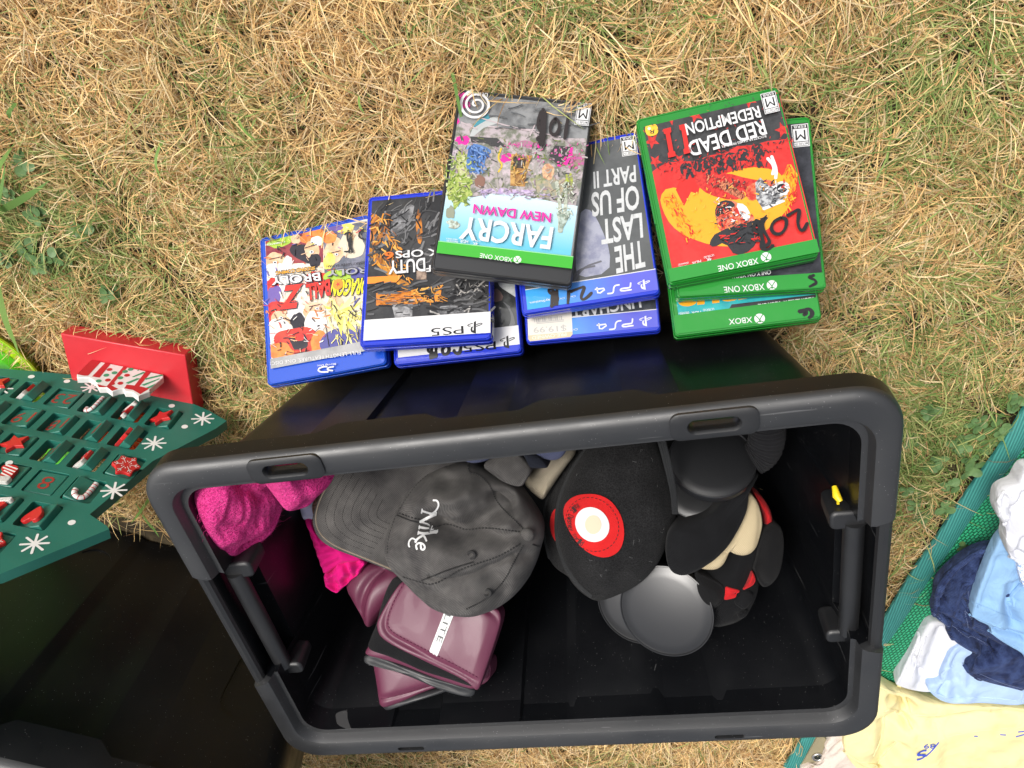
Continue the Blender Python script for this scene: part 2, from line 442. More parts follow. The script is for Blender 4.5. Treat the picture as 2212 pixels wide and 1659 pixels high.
# the places where nothing grows through (footprints of what lies on the lawn), filled in below
BLOCK = []          # list of convex polygons (world xy)
def inside(P, poly):
    poly = np.asarray(poly, float); k = len(poly); sgn = None; ok = np.ones(len(P), bool)
    a = sum(poly[i][0] * poly[(i + 1) % k][1] - poly[(i + 1) % k][0] * poly[i][1] for i in range(k))
    for i in range(k):
        e = poly[(i + 1) % k] - poly[i]; c = e[0] * (P[:, 1] - poly[i][1]) - e[1] * (P[:, 0] - poly[i][0])
        ok &= (c * (1 if a > 0 else -1)) > 0
    return ok
def vnoise(P, scale, seed):
    """smooth value noise, 0..1"""
    g = np.random.default_rng(seed).random((64, 64)); q = P * scale; i = np.floor(q).astype(int); f = q - i; f = f * f * (3 - 2 * f)
    def G(a, b_): return g[a % 64, b_ % 64]
    x0, y0 = i[:, 0], i[:, 1]
    return (G(x0, y0) * (1 - f[:, 0]) + G(x0 + 1, y0) * f[:, 0]) * (1 - f[:, 1]) + (G(x0, y0 + 1) * (1 - f[:, 0]) + G(x0 + 1, y0 + 1) * f[:, 0]) * f[:, 1]
straw, t, b = new_mat('straw_and_grass')
at_ = node(t, 'ShaderNodeAttribute', attribute_name='blade_colour'); t.links.new(at_.outputs['Color'], b.inputs['Base Color'])
b.inputs['Roughness'].default_value = .62; b.inputs['Specular IOR Level'].default_value = .3
tr = node(t, 'ShaderNodeBsdfTranslucent'); t.links.new(at_.outputs['Color'], tr.inputs['Color'])
mxs = node(t, 'ShaderNodeMixShader'); mxs.inputs[0].default_value = .22
t.links.new(b.outputs[0], mxs.inputs[1]); t.links.new(tr.outputs[0], mxs.inputs[2]); t.links.new(mxs.outputs[0], t.nodes['Material Output'].inputs['Surface'])

def blades(name, P, length, width, height, colour, lean_dir, curl, base_z, segs=3, parent=None):
    """P (n,2) bases; each blade is a bent tapering strip"""
    n = len(P); d = np.c_[np.cos(lean_dir), np.sin(lean_dir)]; side = np.c_[-d[:, 1], d[:, 0]]
    ts = np.linspace(0, 1, segs + 1); verts = np.zeros((n, segs + 1, 2, 3), np.float32)
    for i, t_ in enumerate(ts):
        run = length * t_; off = d * run[:, None] + side * (curl * length * (t_ ** 2 - t_))[:, None]
        z = base_z + height * np.sin(np.clip(t_ * 1.35, 0, 1.0) * math.pi * .62)
        w = width * (1.0 if t_ < .6 else (1.02 - t_) / .42) * .5
        tw = np.sin(t_ * 2.2 + curl * 9)[:, None] if hasattr(curl, '__len__') else 0
        for s_, sg in enumerate((-1, 1)):
            verts[:, i, s_, :2] = P + off + side * (sg * w)[:, None]; verts[:, i, s_, 2] = z + sg * w * .6 * np.sin(curl * 13 + t_ * 2)
    V_ = verts.reshape(-1, 3); per = (segs + 1) * 2
    q = np.array([[2 * i, 2 * i + 1, 2 * i + 3, 2 * i + 2] for i in range(segs)])
    F_ = (q[None] + (np.arange(n) * per)[:, None, None]).reshape(-1, 4)
    me = bpy.data.meshes.new(name); me.vertices.add(len(V_)); me.vertices.foreach_set('co', V_.ravel())
    me.loops.add(F_.size); me.loops.foreach_set('vertex_index', F_.ravel().astype(np.int32))
    me.polygons.add(len(F_)); me.polygons.foreach_set('loop_start', np.arange(0, F_.size, 4, dtype=np.int32)); me.polygons.foreach_set('loop_total', np.full(len(F_), 4, np.int32))
    me.update(calc_edges=True)
    ca = me.color_attributes.new('blade_colour', 'FLOAT_COLOR', 'POINT')
    cc = np.ones((n, per, 4), np.float32); cc[:, :, :3] = colour[:, None, :]; ca.data.foreach_set('color', cc.ravel())
    me.materials.append(straw); o = bpy.data.objects.new(name, me); COL.objects.link(o)
    return o

def make_grass():
    # the visible lawn, a little beyond the frame on every side
    X0, X1, Y0, Y1 = -.75, 1.35, -.62, 1.35
    N = 520000
    P = np.c_[rng.uniform(X0, X1, N), rng.uniform(Y0, Y1, N)]
    keep = np.ones(N, bool)
    for poly in BLOCK: keep &= ~inside(P, poly)
    far = P[:, 1] > .55
    keep &= rng.random(N) < (.42 + .75 * vnoise(P, 34, 8))
    P = P[keep]; n = len(P)
    tuft = vnoise(P, 26, 1); big = vnoise(P, 7, 2); dirn = vnoise(P, 14, 3) * 2 * math.pi * 2 + vnoise(P, 50, 4) * 3.5
    ang = dirn + rng.normal(0, .62, n)
    stray = rng.random(n) < .22; ang[stray] = rng.uniform(0, 2 * math.pi, stray.sum())
    L = rng.gamma(5, .0078, n).clip(.012, .085); W_ = rng.uniform(.0005, .0013, n); Hh = rng.gamma(2.2, .0052, n).clip(.001, .034) * (.55 + .9 * tuft)
    # ground colour by kind of blade
    pal = np.array([[.90, .66, .31], [.84, .57, .25], [.90, .72, .42], [.64, .39, .17], [.90, .67, .41], [.40, .23, .10]])
    k = rng.choice(len(pal), n, p=[.26, .23, .18, .15, .1, .08]); col = pal[k] * rng.uniform(.6, 1.2, n)[:, None]
    # greener towards the photograph's left edge, under the mat's edge and in a band by the cases
    g = .07 + .32 * np.clip((big - .52) * 3, 0, 1)
    g += .55 * np.exp(-(((P[:, 0] - .80) / .10) ** 2 + ((P[:, 1] + .12) / .12) ** 2))
    g += .35 * np.exp(-(((P[:, 0] - .0) / .22) ** 2 + ((P[:, 1] + .12) / .06) ** 2))
    g += .55 * np.exp(-(((P[:, 0] + .14) / .13) ** 2 + ((P[:, 1] - .22) / .22) ** 2))
    g += .35 * np.exp(-(((P[:, 0] - .66) / .1) ** 2 + ((P[:, 1] - .2) / .15) ** 2))
    green = rng.random(n) < np.clip(g, 0, .8)
    gp = np.array([[.22, .31, .085], [.15, .24, .06], [.34, .38, .13], [.44, .43, .17]])
    gk = rng.choice(4, n, p=[.3, .25, .27, .18]); col[green] = (gp[gk] * rng.uniform(.8, 1.25, n)[:, None])[green]
    W_[green] *= 1.15; L[green] *= .95
    low = rng.random(n) < .35; Hh[low] *= .35
    o = blades('grass', P, L, W_, Hh, col.clip(0, 1), ang, rng.normal(0, .15, n), rng.uniform(0.0, .008, n), 3)
    tag(o, kind='stuff'); return o

def make_long_blades():
    """the few broad green blades that lie at the photograph's left edge and between the straw"""
    specs = [((0, 600), (70, 765), .009), ((0, 455), (245 * .54, 380 * .0 + 380), .010), ((5, 395), (60, 300), .006), ((-10, 520), (40, 330), .007), ((520, 250), (575, 300), .005),
             ((980, 455 - 300), (1010, 290), .004), ((360, 300), (372, 385), .004), ((45, 220), (48, 250), .006), ((780, 205), (800, 240), .004), ((300, 1080), (360, 1140), .008), ((335, 1060), (300, 1110), .005)]
    P = []; L = []; A = []; W_ = []
    for a, c_, w in specs:
        p = at(*a, .012)[:2]; q = at(*c_, .012)[:2]; P.append(p); L.append(np.linalg.norm(q - p)); A.append(math.atan2(*(q - p)[::-1])); W_.append(w * .75)
    n = len(P)
    o = blades('broad_grass', np.array(P), np.array(L), np.array(W_), np.full(n, .014), np.array([[.20, .34, .08], [.15, .28, .07]])[np.arange(n) % 2], np.array(A), rng.normal(0, .2, n), np.full(n, .020), 8)
    tag(o, kind='stuff'); return o

def make_clover():
    mb = MB(); spots = []
    for px, py in [(1990, 870), (2060, 1140), (2032, 1075), (2040, 1035), (2120, 960), (2160, 915), (2060, 950), (1985, 1100), (1960, 1060), (2175, 850), (2100, 900), (2030, 1175), (2085, 985), (2010, 990), (1955, 935), (2135, 900),
                   (70, 530), (185, 490), (110, 560), (60, 350), (30, 420), (95, 450), (150, 560), (20, 550), (250, 620)]:
        for _ in range(3):
            p = at(px + random.gauss(0, 9), py + random.gauss(0, 9), 0)
            spots.append((p[0], p[1], random.uniform(.012, .026)))
    for x, y, z in spots:
        a0 = random.uniform(0, 6.28); r_ = random.uniform(.0042, .0072)
        for k in range(3):
            a = a0 + k * 2.094; c_ = np.array([x + r_ * math.cos(a), y + r_ * math.sin(a)])
            e = ellipse(c_, r_ * .92, r_ * .8, a, 12); tz = random.uniform(-.3, .3); tx = random.uniform(-.3, .3)
            vs = [(c_[0], c_[1], z - .0008)] + [(q[0], q[1], z + (q[0] - c_[0]) * tx + (q[1] - c_[1]) * tz) for q in e]
            mb.add(vs, [[0, 1 + i, 1 + (i + 1) % 12] for i in range(12)])
        mb.tube([(x, y, 0), (x + .002, y, z)], .0005, n=4)
    m, t, b = new_mat('clover_leaf'); nn_ = noise_tex(t, 70, 3); r = ramp(t, nn_.outputs['Fac'], [(.3, (.07, .15, .045)), (.7, (.15, .25, .09))]); t.links.new(r.outputs[0], b.inputs['Base Color']); b.inputs['Roughness'].default_value = .55
    o = mb.build('clover', m, smooth=0); tag(o, kind='stuff')

# ------------------------------------------------------------------ the storage totes
TW, TD, TH = .625, .41895, .31
black_pp = plastic('black_polypropylene', (.0030, .0034, .0044), .36, .22, dust=.7, ior=1.46)
rim_pp = plastic('lit_rim_polypropylene', (.0075, .0080, .0092), .50, .25, dust=.8, ior=1.95)  # paler, more reflective copy of the wall plastic; skylight on the rim painted in
black_bar = plastic('black_polypropylene_bar', (.0048, .0052, .0062), .50, .22, ior=1.75)
yellow_tie = plastic('yellow_plastic', (.85, .62, .02), .35)
RIBS = [(.807, .047), (.535, .047), (.246, .047)]
def make_tote(detail):
    longf = sorted(set([0, 1] + list(np.linspace(.02, .98, 33)) + [c_ + s_ * (w + e) for c_, w in RIBS for s_ in (-1, 1) for e in (-.004, 0)]
                       + [c_ + s_ * e for c_ in (.672, .355) for s_ in (-1, 1) for e in (.07, .085, .10)]))
    endf = sorted(set([0, 1] + list(np.linspace(.05, .95, 17)) + [.262, .265, .30, .303, .69, .693, .735, .738]))
    def ring(inset, r_, arc=8):
        """points going around; meta = (side, fraction)"""
        x0, x1, y0, y1 = inset * .80, TW - inset * .80, inset, TD - inset; pts = []; meta = []
        for f in longf: pts.append((x0 + r_ + (x1 - x0 - 2 * r_) * f, y0)); meta.append(('near', f))
        for k in range(1, arc): a = R(-90 + 90 * k / arc); pts.append((x1 - r_ + r_ * math.cos(a), y0 + r_ + r_ * math.sin(a))); meta.append(('c', 0))
        for f in endf: pts.append((x1, y0 + r_ + (y1 - y0 - 2 * r_) * f)); meta.append(('end', f))
        for k in range(1, arc): a = R(90 * k / arc); pts.append((x1 - r_ + r_ * math.cos(a), y1 - r_ + r_ * math.sin(a))); meta.append(('c', 0))
        for f in longf[::-1]: pts.append((x0 + r_ + (x1 - x0 - 2 * r_) * f, y1)); meta.append(('far', f))
        for k in range(1, arc): a = R(90 + 90 * k / arc); pts.append((x0 + r_ + r_ * math.cos(a), y1 - r_ + r_ * math.sin(a))); meta.append(('c', 0))
        for f in endf[::-1]: pts.append((x0, y0 + r_ + (y1 - y0 - 2 * r_) * f)); meta.append(('end', f))
        for k in range(1, arc): a = R(180 + 90 * k / arc); pts.append((x0 + r_ + r_ * math.cos(a), y0 + r_ + r_ * math.sin(a))); meta.append(('c', 0))
        return np.array(pts), meta
    #         inset    z      handle inset, z      rib    skirt
    rows = [(.080, -.283, None, 1), (.072, -.277, None, 1), (.036, -.055, None, 1), (.0345, -.012, (.0345, -.060), .0), (.004, -.012, (.004, -.060), 0), (.004, 'sk', (.004, -.064), 0), (0, 'sk', (0, -.064), 0),
            (0, -.0085, (0, -.017), 0), (.0012, -.0040, (.0008, -.0125), 0), (.0038, -.0012, (.0025, -.0098), 0), (.0085, 0, (.0048, -.009), 0), (.0205, 0, (.0085, -.009), 0), (.0250, -.0018, (.0108, -.0105), 0), (.0272, -.0065, (.0118, -.014), 0),
            (.0300, -.018, (.0125, -.052), 0), (.0415, -.060, (.0415, -.054), 1), (.0775, -.272, None, 1), (.086, -.279, None, 1)]
    rad = lambda ins: max(.037 - .42 * ins, .012) if ins < .05 else .026
    loops = []
    for ins, z, hd, rib in rows:
        base, meta = ring(ins, rad(ins)); hp, _ = ring(hd[0], rad(hd[0])) if hd else (base, meta); out = []
        for (p, q, (side, f)) in zip(base, hp, meta):
            zz = z; x, y = p
            if side == 'end':
                if hd and .264 < f < .736:
                    x, y = q; zz = hd[1]
            if zz == 'sk':
                zz = -.027
                if side in ('near', 'far'):
                    for c_ in (.672, .355):
                        u = abs(f - c_); zz = min(zz, -.027 - .011 * np.clip((.10 - u) / .03, 0, 1))
            if rib and side in ('near', 'far'):
                for c_, w in RIBS:
                    if abs(f - c_) <= w + .0005: y += (-.0062 if side == 'near' else .0062) * rib
            out.append((x, y, zz))
        loops.append(out)
    mb = MB(); n_ = len(loops[0]); vs = [p for l in loops for p in l]; fs = []
    for j in range(len(loops) - 1):
        for i in range(n_): fs.append([j * n_ + i, j * n_ + (i + 1) % n_, (j + 1) * n_ + (i + 1) % n_, (j + 1) * n_ + i])
    fs.append(list(range(n_))[::-1]); k = (len(loops) - 1) * n_; fs.append([k + i for i in range(n_)])
    mb.add(vs, fs)
    body = mb.build('body', black_pp, smooth=38)
    return body
PADS = [(.485, .0152), (.138, .0152)]
def stadium(cx, cy, L, w, n=8):
    return rrect(cx - L / 2, cx + L / 2, cy - w / 2, cy + w / 2, w / 2 - 1e-5, n)
body = make_tote(True)
# slots right through the near and far flange
cut = MB()
for cx, cy in PADS: cut.prism(stadium(cx, cy - .001, .038, .0100), -.03, .02)
for cx in (.482, .143): cut.prism(stadium(cx, TD - .012, .030, .006), -.03, .02)
co = cut.build('cutter', black_pp, smooth=0)
md = body.modifiers.new('slots', 'BOOLEAN'); md.object = co; md.operation = 'DIFFERENCE'; md.solver = 'EXACT'
dg = bpy.context.evaluated_depsgraph_get(); me2 = bpy.data.meshes.new_from_object(body.evaluated_get(dg))
body.modifiers.clear(); body.data = me2; body.data.name = 'body'; me2.polygons.foreach_set('use_smooth', [True] * len(me2.polygons)); me2.set_sharp_from_angle(angle=R(38))
bpy.data.objects.remove(co)
me2.materials.append(rim_pp)
for p_ in me2.polygons:
    if p_.center.z > -.0165: p_.material_index = 1

LEAN = R(-4.0)
tote = thing('storage_tote', 'open black storage tote holding caps, hats and boxing gloves', 'storage bin')
tote.matrix_world = Matrix.Translation((-.006, .013, .31)) @ Matrix.Rotation(LEAN, 4, 'X')
body.parent = tote
def bar_part(name, parent, build, mat, bev=None):
    mb = MB(); build(mb); o = mb.build(name, mat); o.parent = parent
    if bev: bevel(o, bev, 3)
    return o
for cx, cy in PADS:        # raised lock plates round the slots
    mb = MB(); o_ = rrect(cx - .033, cx + .033, cy - .0135, cy + .0110, .008, 8); i_ = stadium(cx, cy - .001, .038, .0100, 8)
    n_ = len(o_); zt = .0026
    o2 = rrect(cx - .031, cx + .031, cy - .0115, cy + .0092, .0065, 8); i2 = stadium(cx, cy - .001, .0405, .0135, 8)
    L = [[(p[0], p[1], -.001) for p in o_], [(p[0], p[1], .0015) for p in o_], [(p[0], p[1], zt) for p in o2], [(p[0], p[1], zt) for p in i2], [(p[0], p[1], zt - .0022) for p in i_], [(p[0], p[1], -.006) for p in i_]]
    vs = [p for l in L for p in l]; fs = [[j * n_ + i, j * n_ + (i + 1) % n_, (j + 1) * n_ + (i + 1) % n_, (j + 1) * n_ + i] for j in range(5) for i in range(n_)]
    mb.add(vs, fs); o = mb.build('lock_plate', black_bar, smooth=50); o.parent = tote
for side in (0, 1):        # the moulded hand grips inside both ends
    sx = (lambda v: v) if side == 0 else (lambda v: TW - v)
    h = bar_part('handle', tote, lambda mb: mb.tube([(sx(.0245), y, -.030) for y in np.linspace(.154, .294, 10)], .0092, n=12, flat=.95), black_bar)
    for y0, y1 in ((.140, .160), (.290, .306)):
        bar_part('grip_mount', tote, lambda mb: mb.prism(rrect(min(sx(.014), sx(.045)), max(sx(.014), sx(.045)), y0, y1, .006, 4), -.060, -.0265), black_bar, .003)
    bar_part('rim_bar', tote, lambda mb: mb.tube([(sx(.0065), y, -.0108) for y in np.linspace(.125, .312, 12)], .0062, n=10), black_bar)
tm = MB(); tm.tube([(.037, .127, -.046), (.037, .131, -.038), (.035, .134, -.034)], [.0022, .0036, .0024], n=8); tm.box(.0355, .0375, .133, .138, -.037, -.035)
o = tm.build('plastic_lock', yellow_tie, smooth=45); o.parent = tote; o['label'] = 'small yellow plastic lock tab'

GROOVES2 = [(.334, .046, -.245, -.085, -.0044), (.098, .046, -.34, -.097, .0020)]
def copy_tree(o, parent=None):
    c_ = o.copy(); COL.objects.link(c_)
    if parent is not None: c_.parent = parent
    for ch in [x for x in bpy.data.objects if x.parent == o]: copy_tree(ch, c_)
    return c_
tote2 = copy_tree(tote); tag(tote2, 'black storage tote standing behind the green wooden tree, partly out of frame', 'storage bin')
ZS = 1.334; RZ = .379
tote2.matrix_world = Matrix.Translation((.580, .418, RZ)) @ Matrix.Rotation(R(-24), 4, 'Z') @ Matrix.Rotation(R(-5), 4, 'X') @ Matrix.Diagonal((1.15, 1.0, ZS, 1))
body2 = [o for o in bpy.data.objects if o.parent == tote2 and o.name.startswith('body')][0]
cut = MB()
def groove(xc, w, za, zb, dd):
    """a stadium-shaped dent in the near wall, following its slope"""
    m_ = MB(); sl = (.072 - .036) / (.277 - .055); P = stadium(0, 0, abs(zb - za), w, 8); zc = (za + zb) / 2; vs = []
    for dep in (-.02, dd):
        for p in P:
            z = zc + p[0]; x = xc + p[1]; y = .036 + (-z - .055) * sl; vs.append((x, y + dep, z))
    k = len(P); cut.add(vs, [[i_, (i_ + 1) % k, k + (i_ + 1) % k, k + i_] for i_ in range(k)] + [list(range(k))[::-1], [k + i_ for i_ in range(k)]])
for g_ in GROOVES2: groove(*g_)
co = cut.build('cutter', black_pp, smooth=0)
body2.data = body2.data.copy(); md = body2.modifiers.new('grooves', 'BOOLEAN'); md.object = co; md.operation = 'DIFFERENCE'; md.solver = 'EXACT'; co.parent = tote2
dg = bpy.context.evaluated_depsgraph_get(); me2 = bpy.data.meshes.new_from_object(body2.evaluated_get(dg)); body2.modifiers.clear(); body2.data = me2
me2.polygons.foreach_set('use_smooth', [True] * len(me2.polygons)); me2.set_sharp_from_angle(angle=R(38)); bpy.data.objects.remove(co)
def foot(o, m=.07):
    w = o.matrix_world if False else world_of(o)
    return [tuple((w @ Vector((x, y, -.30)))[:2]) for x, y in ((m, m), (TW - m, m), (TW - m, TD - m), (m, TD - m))]
BLOCK.append(foot(tote, .03)); BLOCK.append(foot(tote2, .04))

# ------------------------------------------------------------------ the game cases
def S(r, g, b_):
    f = lambda c: (c / 255 / 12.92) if c / 255 <= .04045 else ((c / 255 + .055) / 1.055) ** 2.4
    return (f(r), f(g), f(b_))
def case_plastic(name, rgb, rough=.22):
    m = plastic(name, rgb, rough, .03, coat=.15); return m
BLUE_PL = case_plastic('blue_case_plastic', (.012, .035, .50)); GREEN_PL = case_plastic('green_case_plastic', (.012, .20, .022)); BLACK_PL = case_plastic('black_case_plastic', (.016, .017, .019), .42)
BLURAY_PL = case_plastic('blue_disc_plastic', (.008, .07, .50))
WHITE = paint((.64, .64, .65)); BLACK = paint((.012, .012, .013)); DARK = paint((.028, .029, .032)); INK = paint((.006, .006, .007), .3, False)
INKB = paint((.022, .016, .016), .3, False); GREENBAND = paint((.05, .38, .035)); GREENB2 = paint((.024, .25, .036)); RED = paint((.55, .022, .018)); RED_D = paint((.40, .02, .02), rgb2=(.62, .04, .03), scale=300)
YEL = paint((.72, .33, .02)); GREY = paint((.20, .21, .22)); MAG = paint((.70, .03, .30)); ORANGE = paint((.75, .25, .03))
def rotm(y, p, r_):
    cy, sy, cp, sp, cr, sr = math.cos(y), math.sin(y), math.cos(p), math.sin(p), math.cos(r_), math.sin(r_)
    return np.array([[cy, -sy, 0], [sy, cy, 0], [0, 0, 1]]) @ np.array([[1, 0, 0], [0, cp, -sp], [0, sp, cp]]) @ np.array([[cr, 0, sr], [0, 1, 0], [-sr, 0, cr]])
class Case:
    HU = .0675; T = .0142
    def __init__(s, pose, h, shell_mat, label, cat='game case', name='game_case'):
        Rm = rotm(*pose[3:]); s.F = Frame(pose[:3], Rm[:, 0], Rm[:, 1]); s.hv = h / 2; s.h = h; s.top = .0003
        s.root = thing(name, label, cat, s.F, group='price-marked cases leaning on the tote')
        hu, hv, T = s.HU, s.hv, s.T
        mb = MB(); mb.prism(rrect(-hu, hu, -hv, hv, .0045, 5), -T, -T * .53); mb.prism(rrect(-hu + .0007, hu - .0007, -hv + .0007, hv - .0007, .004, 5), -T * .53, -T * .50, cap_bottom=False)
        o = mb.build('base_half', shell_mat); o.parent = s.root; bevel(o, .0016, 3)
        mb = MB(); mb.prism(rrect(-hu + .0004, hu - .0004, -hv + .0004, hv - .0004, .0045, 5), -T * .5, 0)
        o = mb.build('lid', shell_mat); o.parent = s.root; bevel(o, .0018, 3)
        lid = o
        # moulded lip round the lid
        mb = MB(); mb.tube([(p[0], p[1], -.0004) for p in rrect(-hu + .0022, hu - .0022, -hv + .0022, hv - .0022, .004, 4)], .0011, closed=True, n=6)
        o = mb.build('lip', shell_mat, smooth=60); o.parent = s.root
        # open-side thumb notch ridge
        mb = MB(); mb.box(hu - .0008, hu + .0006, -.022, .022, -T * .75, -T * .3); o = mb.build('thumb_ridge', shell_mat); o.parent = s.root
        q = [(-hu - .01, -hv + .012), (hu + .01, -hv + .012), (hu + .01, hv + .01), (-hu - .01, hv + .01)]
        BLOCK.append([s.F.world(*p, -.01)[:2] for p in [(-hu + .003, -hv + .010), (hu - .003, -hv + .010), (hu - .003, hv), (-hu + .003, hv)]])
    def sheet(s, z=None): return Sheet(s.F, s.top, s)
    def rect(s, u0, u1, v0, v1): return [(u0 - s.HU, v0 - s.hv), (u1 - s.HU, v0 - s.hv), (u1 - s.HU, v1 - s.hv), (u0 - s.HU, v1 - s.hv)]
def mm(*a): return [x / 1000 for x in a]
def rating(c, view, BR_, BL_, TR_, TL_):
    """the age-rating box; reading corners given as pixels of one view"""
    sh = c.sheet(.0016); q = c.F.uvs(V(view, [BL_, BR_, TR_, TL_])); BL, BR, TR, TL = q
    P = lambda a, b_: BL + a * (BR - BL) + b_ * (TL - BL)
    sh.poly([P(0, 0), P(1, 0), P(1, 1), P(0, 1)], WHITE); sh.poly([P(.04, .03), P(.96, .03), P(.96, .97), P(.04, .97)], BLACK); sh.k += 0
    sh.poly([P(.08, .20), P(.92, .20), P(.92, .76), P(.08, .76)], WHITE); sh.poly([P(.08, .79), P(.92, .79), P(.92, .95), P(.08, .95)], WHITE)
    for tx, a0, a1, b0_, b1_, m, of in (('M', .2, .8, .27, .70, BLACK, .0), ('MATURE 17+', .12, .88, .82, .92, BLACK, .01), ('ESRB', .14, .86, .05, .17, WHITE, .03)):
        vs, fs = fit_text(tx, P(a0, b0_), P(a1, b0_), P(a0, b1_), of); sh.raw(vs, fs, m)
    return sh.build('rating_label', c.root)
def sphere_logo(sh, view, c_, r_, m=None, bgm=None):
    m = m or WHITE; q = np.array(sh.F.uv(V1(view, *c_))); rr = np.linalg.norm(sh.F.uv(V1(view, c_[0] + r_, c_[1])) - q)
    sh.poly(ellipse(q, rr, rr), m); k = sh.k + 1
    for pts in ([(-.75, -.80), (-.05, .12), (.10, .72)], [(.75, -.80), (.05, .12), (-.10, .72)], [(-.62, .78), (0, .38), (.62, .78)]):
        vs, fs = ribbon([q + rr * np.array(p) for p in pts], rr * .17); sh.raw(vs, fs, bgm, k)
    sh.k = k
def ps_logo(sh, view, c_, s_, m):
    """upright P on a flat S"""
    q = sh.F.uv(V1(view, *c_)); k = np.linalg.norm(sh.F.uv(V1(view, c_[0] + s_, c_[1])) - q)
    A = lambda L: [q + k * np.array(p) for p in L]
    lay = sh.k + 1
    sh.poly(A([(-.18, -.95), (.14, -.82), (.14, .42), (.22, .50), (.34, .40), (.34, .08), (.26, .02), (.26, -.14), (.55, -.05), (.62, .35), (.48, .72), (.12, .88), (-.18, .98)]), m, lay)
    vs, fs = ribbon(A([(-.24, -.10), (-.75, -.28), (-1.12, -.42), (-.95, -.58), (-.55, -.50), (-.24, -.38)]), k * .13); sh.raw(vs, fs, m, lay)
    vs, fs = ribbon(A([(.30, -.62), (.75, -.52), (1.1, -.36), (.85, -.20), (.62, -.24)]), k * .13); sh.raw(vs, fs, m, lay); sh.k = lay
def blotch(sh, view, c_, rx, ry, m, jag=.25, n=18, seed=0, rot=0):
    r_ = random.Random(seed); e = ellipse(c_, rx, ry, rot, n); c_ = np.array(c_)
    sh.ppoly(view, [c_ + (p - c_) * (1 + r_.uniform(-jag, jag)) for p in e], m, 1)

def scatter(sh, view, region, cols, n, ln, w, seed=0, ang=None, spread=.8):
    """a flurry of short printed strokes inside a convex region"""
    r_ = random.Random(seed); reg = np.array(region, float); lo, hi = reg.min(0), reg.max(0); k = 0
    base = sh.k + 1
    while k < n:
        p = np.array([r_.uniform(lo[0], hi[0]), r_.uniform(lo[1], hi[1])])
        if not inside(p[None], reg)[0]: continue
        k += 1; a = r_.uniform(0, 6.28) if ang is None else ang + r_.gauss(0, spread); l_ = r_.uniform(.3, 1) * ln; d = np.array([math.cos(a), math.sin(a)]) * l_; b_ = np.array([-d[1], d[0]]) * r_.uniform(-.10, .10)
        sh.stroke(view, [p, p + d * .5 + b_, p + d], w * r_.choice((.4, .6, .9, 1.25)), r_.choice(cols), 1, layer=base + k % 12)
    sh.k = base + 12
POSE = {'a': [0.5088, -0.0327, 0.0715, 0.0678, 0.7141, -0.0309], 'b': [0.3832, -0.0549, 0.0795, -0.0816, 0.7987, 0.0209], 'c': [0.3626, -0.0319, 0.07, -0.0178, 0.7005, -0.0027],
        'd': [0.2812, -0.1196, 0.0741, -0.2755, 0.6772, 0.0084], 'e': [0.2241, -0.0715, 0.0698, 0.025, 0.6919, -0.0124], 'f': [0.2225, -0.0364, 0.0657, -0.0389, 0.625, 0.0002],
        'g': [0.0865, -0.0908, 0.0854, 0.0853, 0.6835, -0.0557], 'h': [0.0691, -0.0668, 0.0829, -0.0843, 0.6766, 0.02], 'i': [0.0796, -0.0347, 0.0877, -0.0023, 0.6758, 0.0015]}
def strokes(c, view, lines, w, m=None, name='price_mark', jit=.15):
    w = w * .88
    sh = c.sheet(.0036)
    for pts in lines:
        q = np.array(c.F.uvs(V(view, pts))); p = chaikin(q, 2, False) if len(q) > 2 else resample(q, 6, False)
        ww = w * (1 + jit * np.sin(np.linspace(0, 5 + len(p) * .3, len(p)) + len(pts))); vs, fs = ribbon(p, ww, 0); sh.raw(vs, fs, m or INK, 1 + lines.index(pts))
    return sh.build(name, c.root)

# --- the topmost case in the middle: pale blue cover, black shell
c = Case(POSE['d'], .190, BLACK_PL, 'black plastic case with a pale blue and grey cover marked 10$, topmost in the middle')
sh = c.sheet(); hv = c.hv; u0, u1 = -.0655, .0635; vb, vg, vt = -hv + .0055, -hv + .1615, -hv + .1735
sh.clip = (u0, u1, vb, vg); sh.poly([(u0, vb), (u1, vb), (u1, vg), (u0, vg)], paint((.13, .135, .14), rgb2=(.24, .245, .25), scale=45))  # grey print lightened, with the sleeve's hazy sky reflection put into its colour
sh.ppoly('c2', [(240, 480), (330, 420), (640, 455), (980, 500), (1200, 560), (1440, 560), (1400, 900), (1330, 1170), (150, 1040), (190, 700)], paint((.16, .17, .13), rgb2=(.42, .36, .38), scale=120))
sh.ppoly('c2', [(178, 985), (300, 1050), (415, 1085), (520, 1065), (640, 1040), (800, 1050), (960, 1085), (1100, 1115), (1180, 1135), (1350, 1160), (1290, 1600), (130, 1478)], paint_grad((.66, .76, .80), (.13, .46, .60), 1, .0, .06))
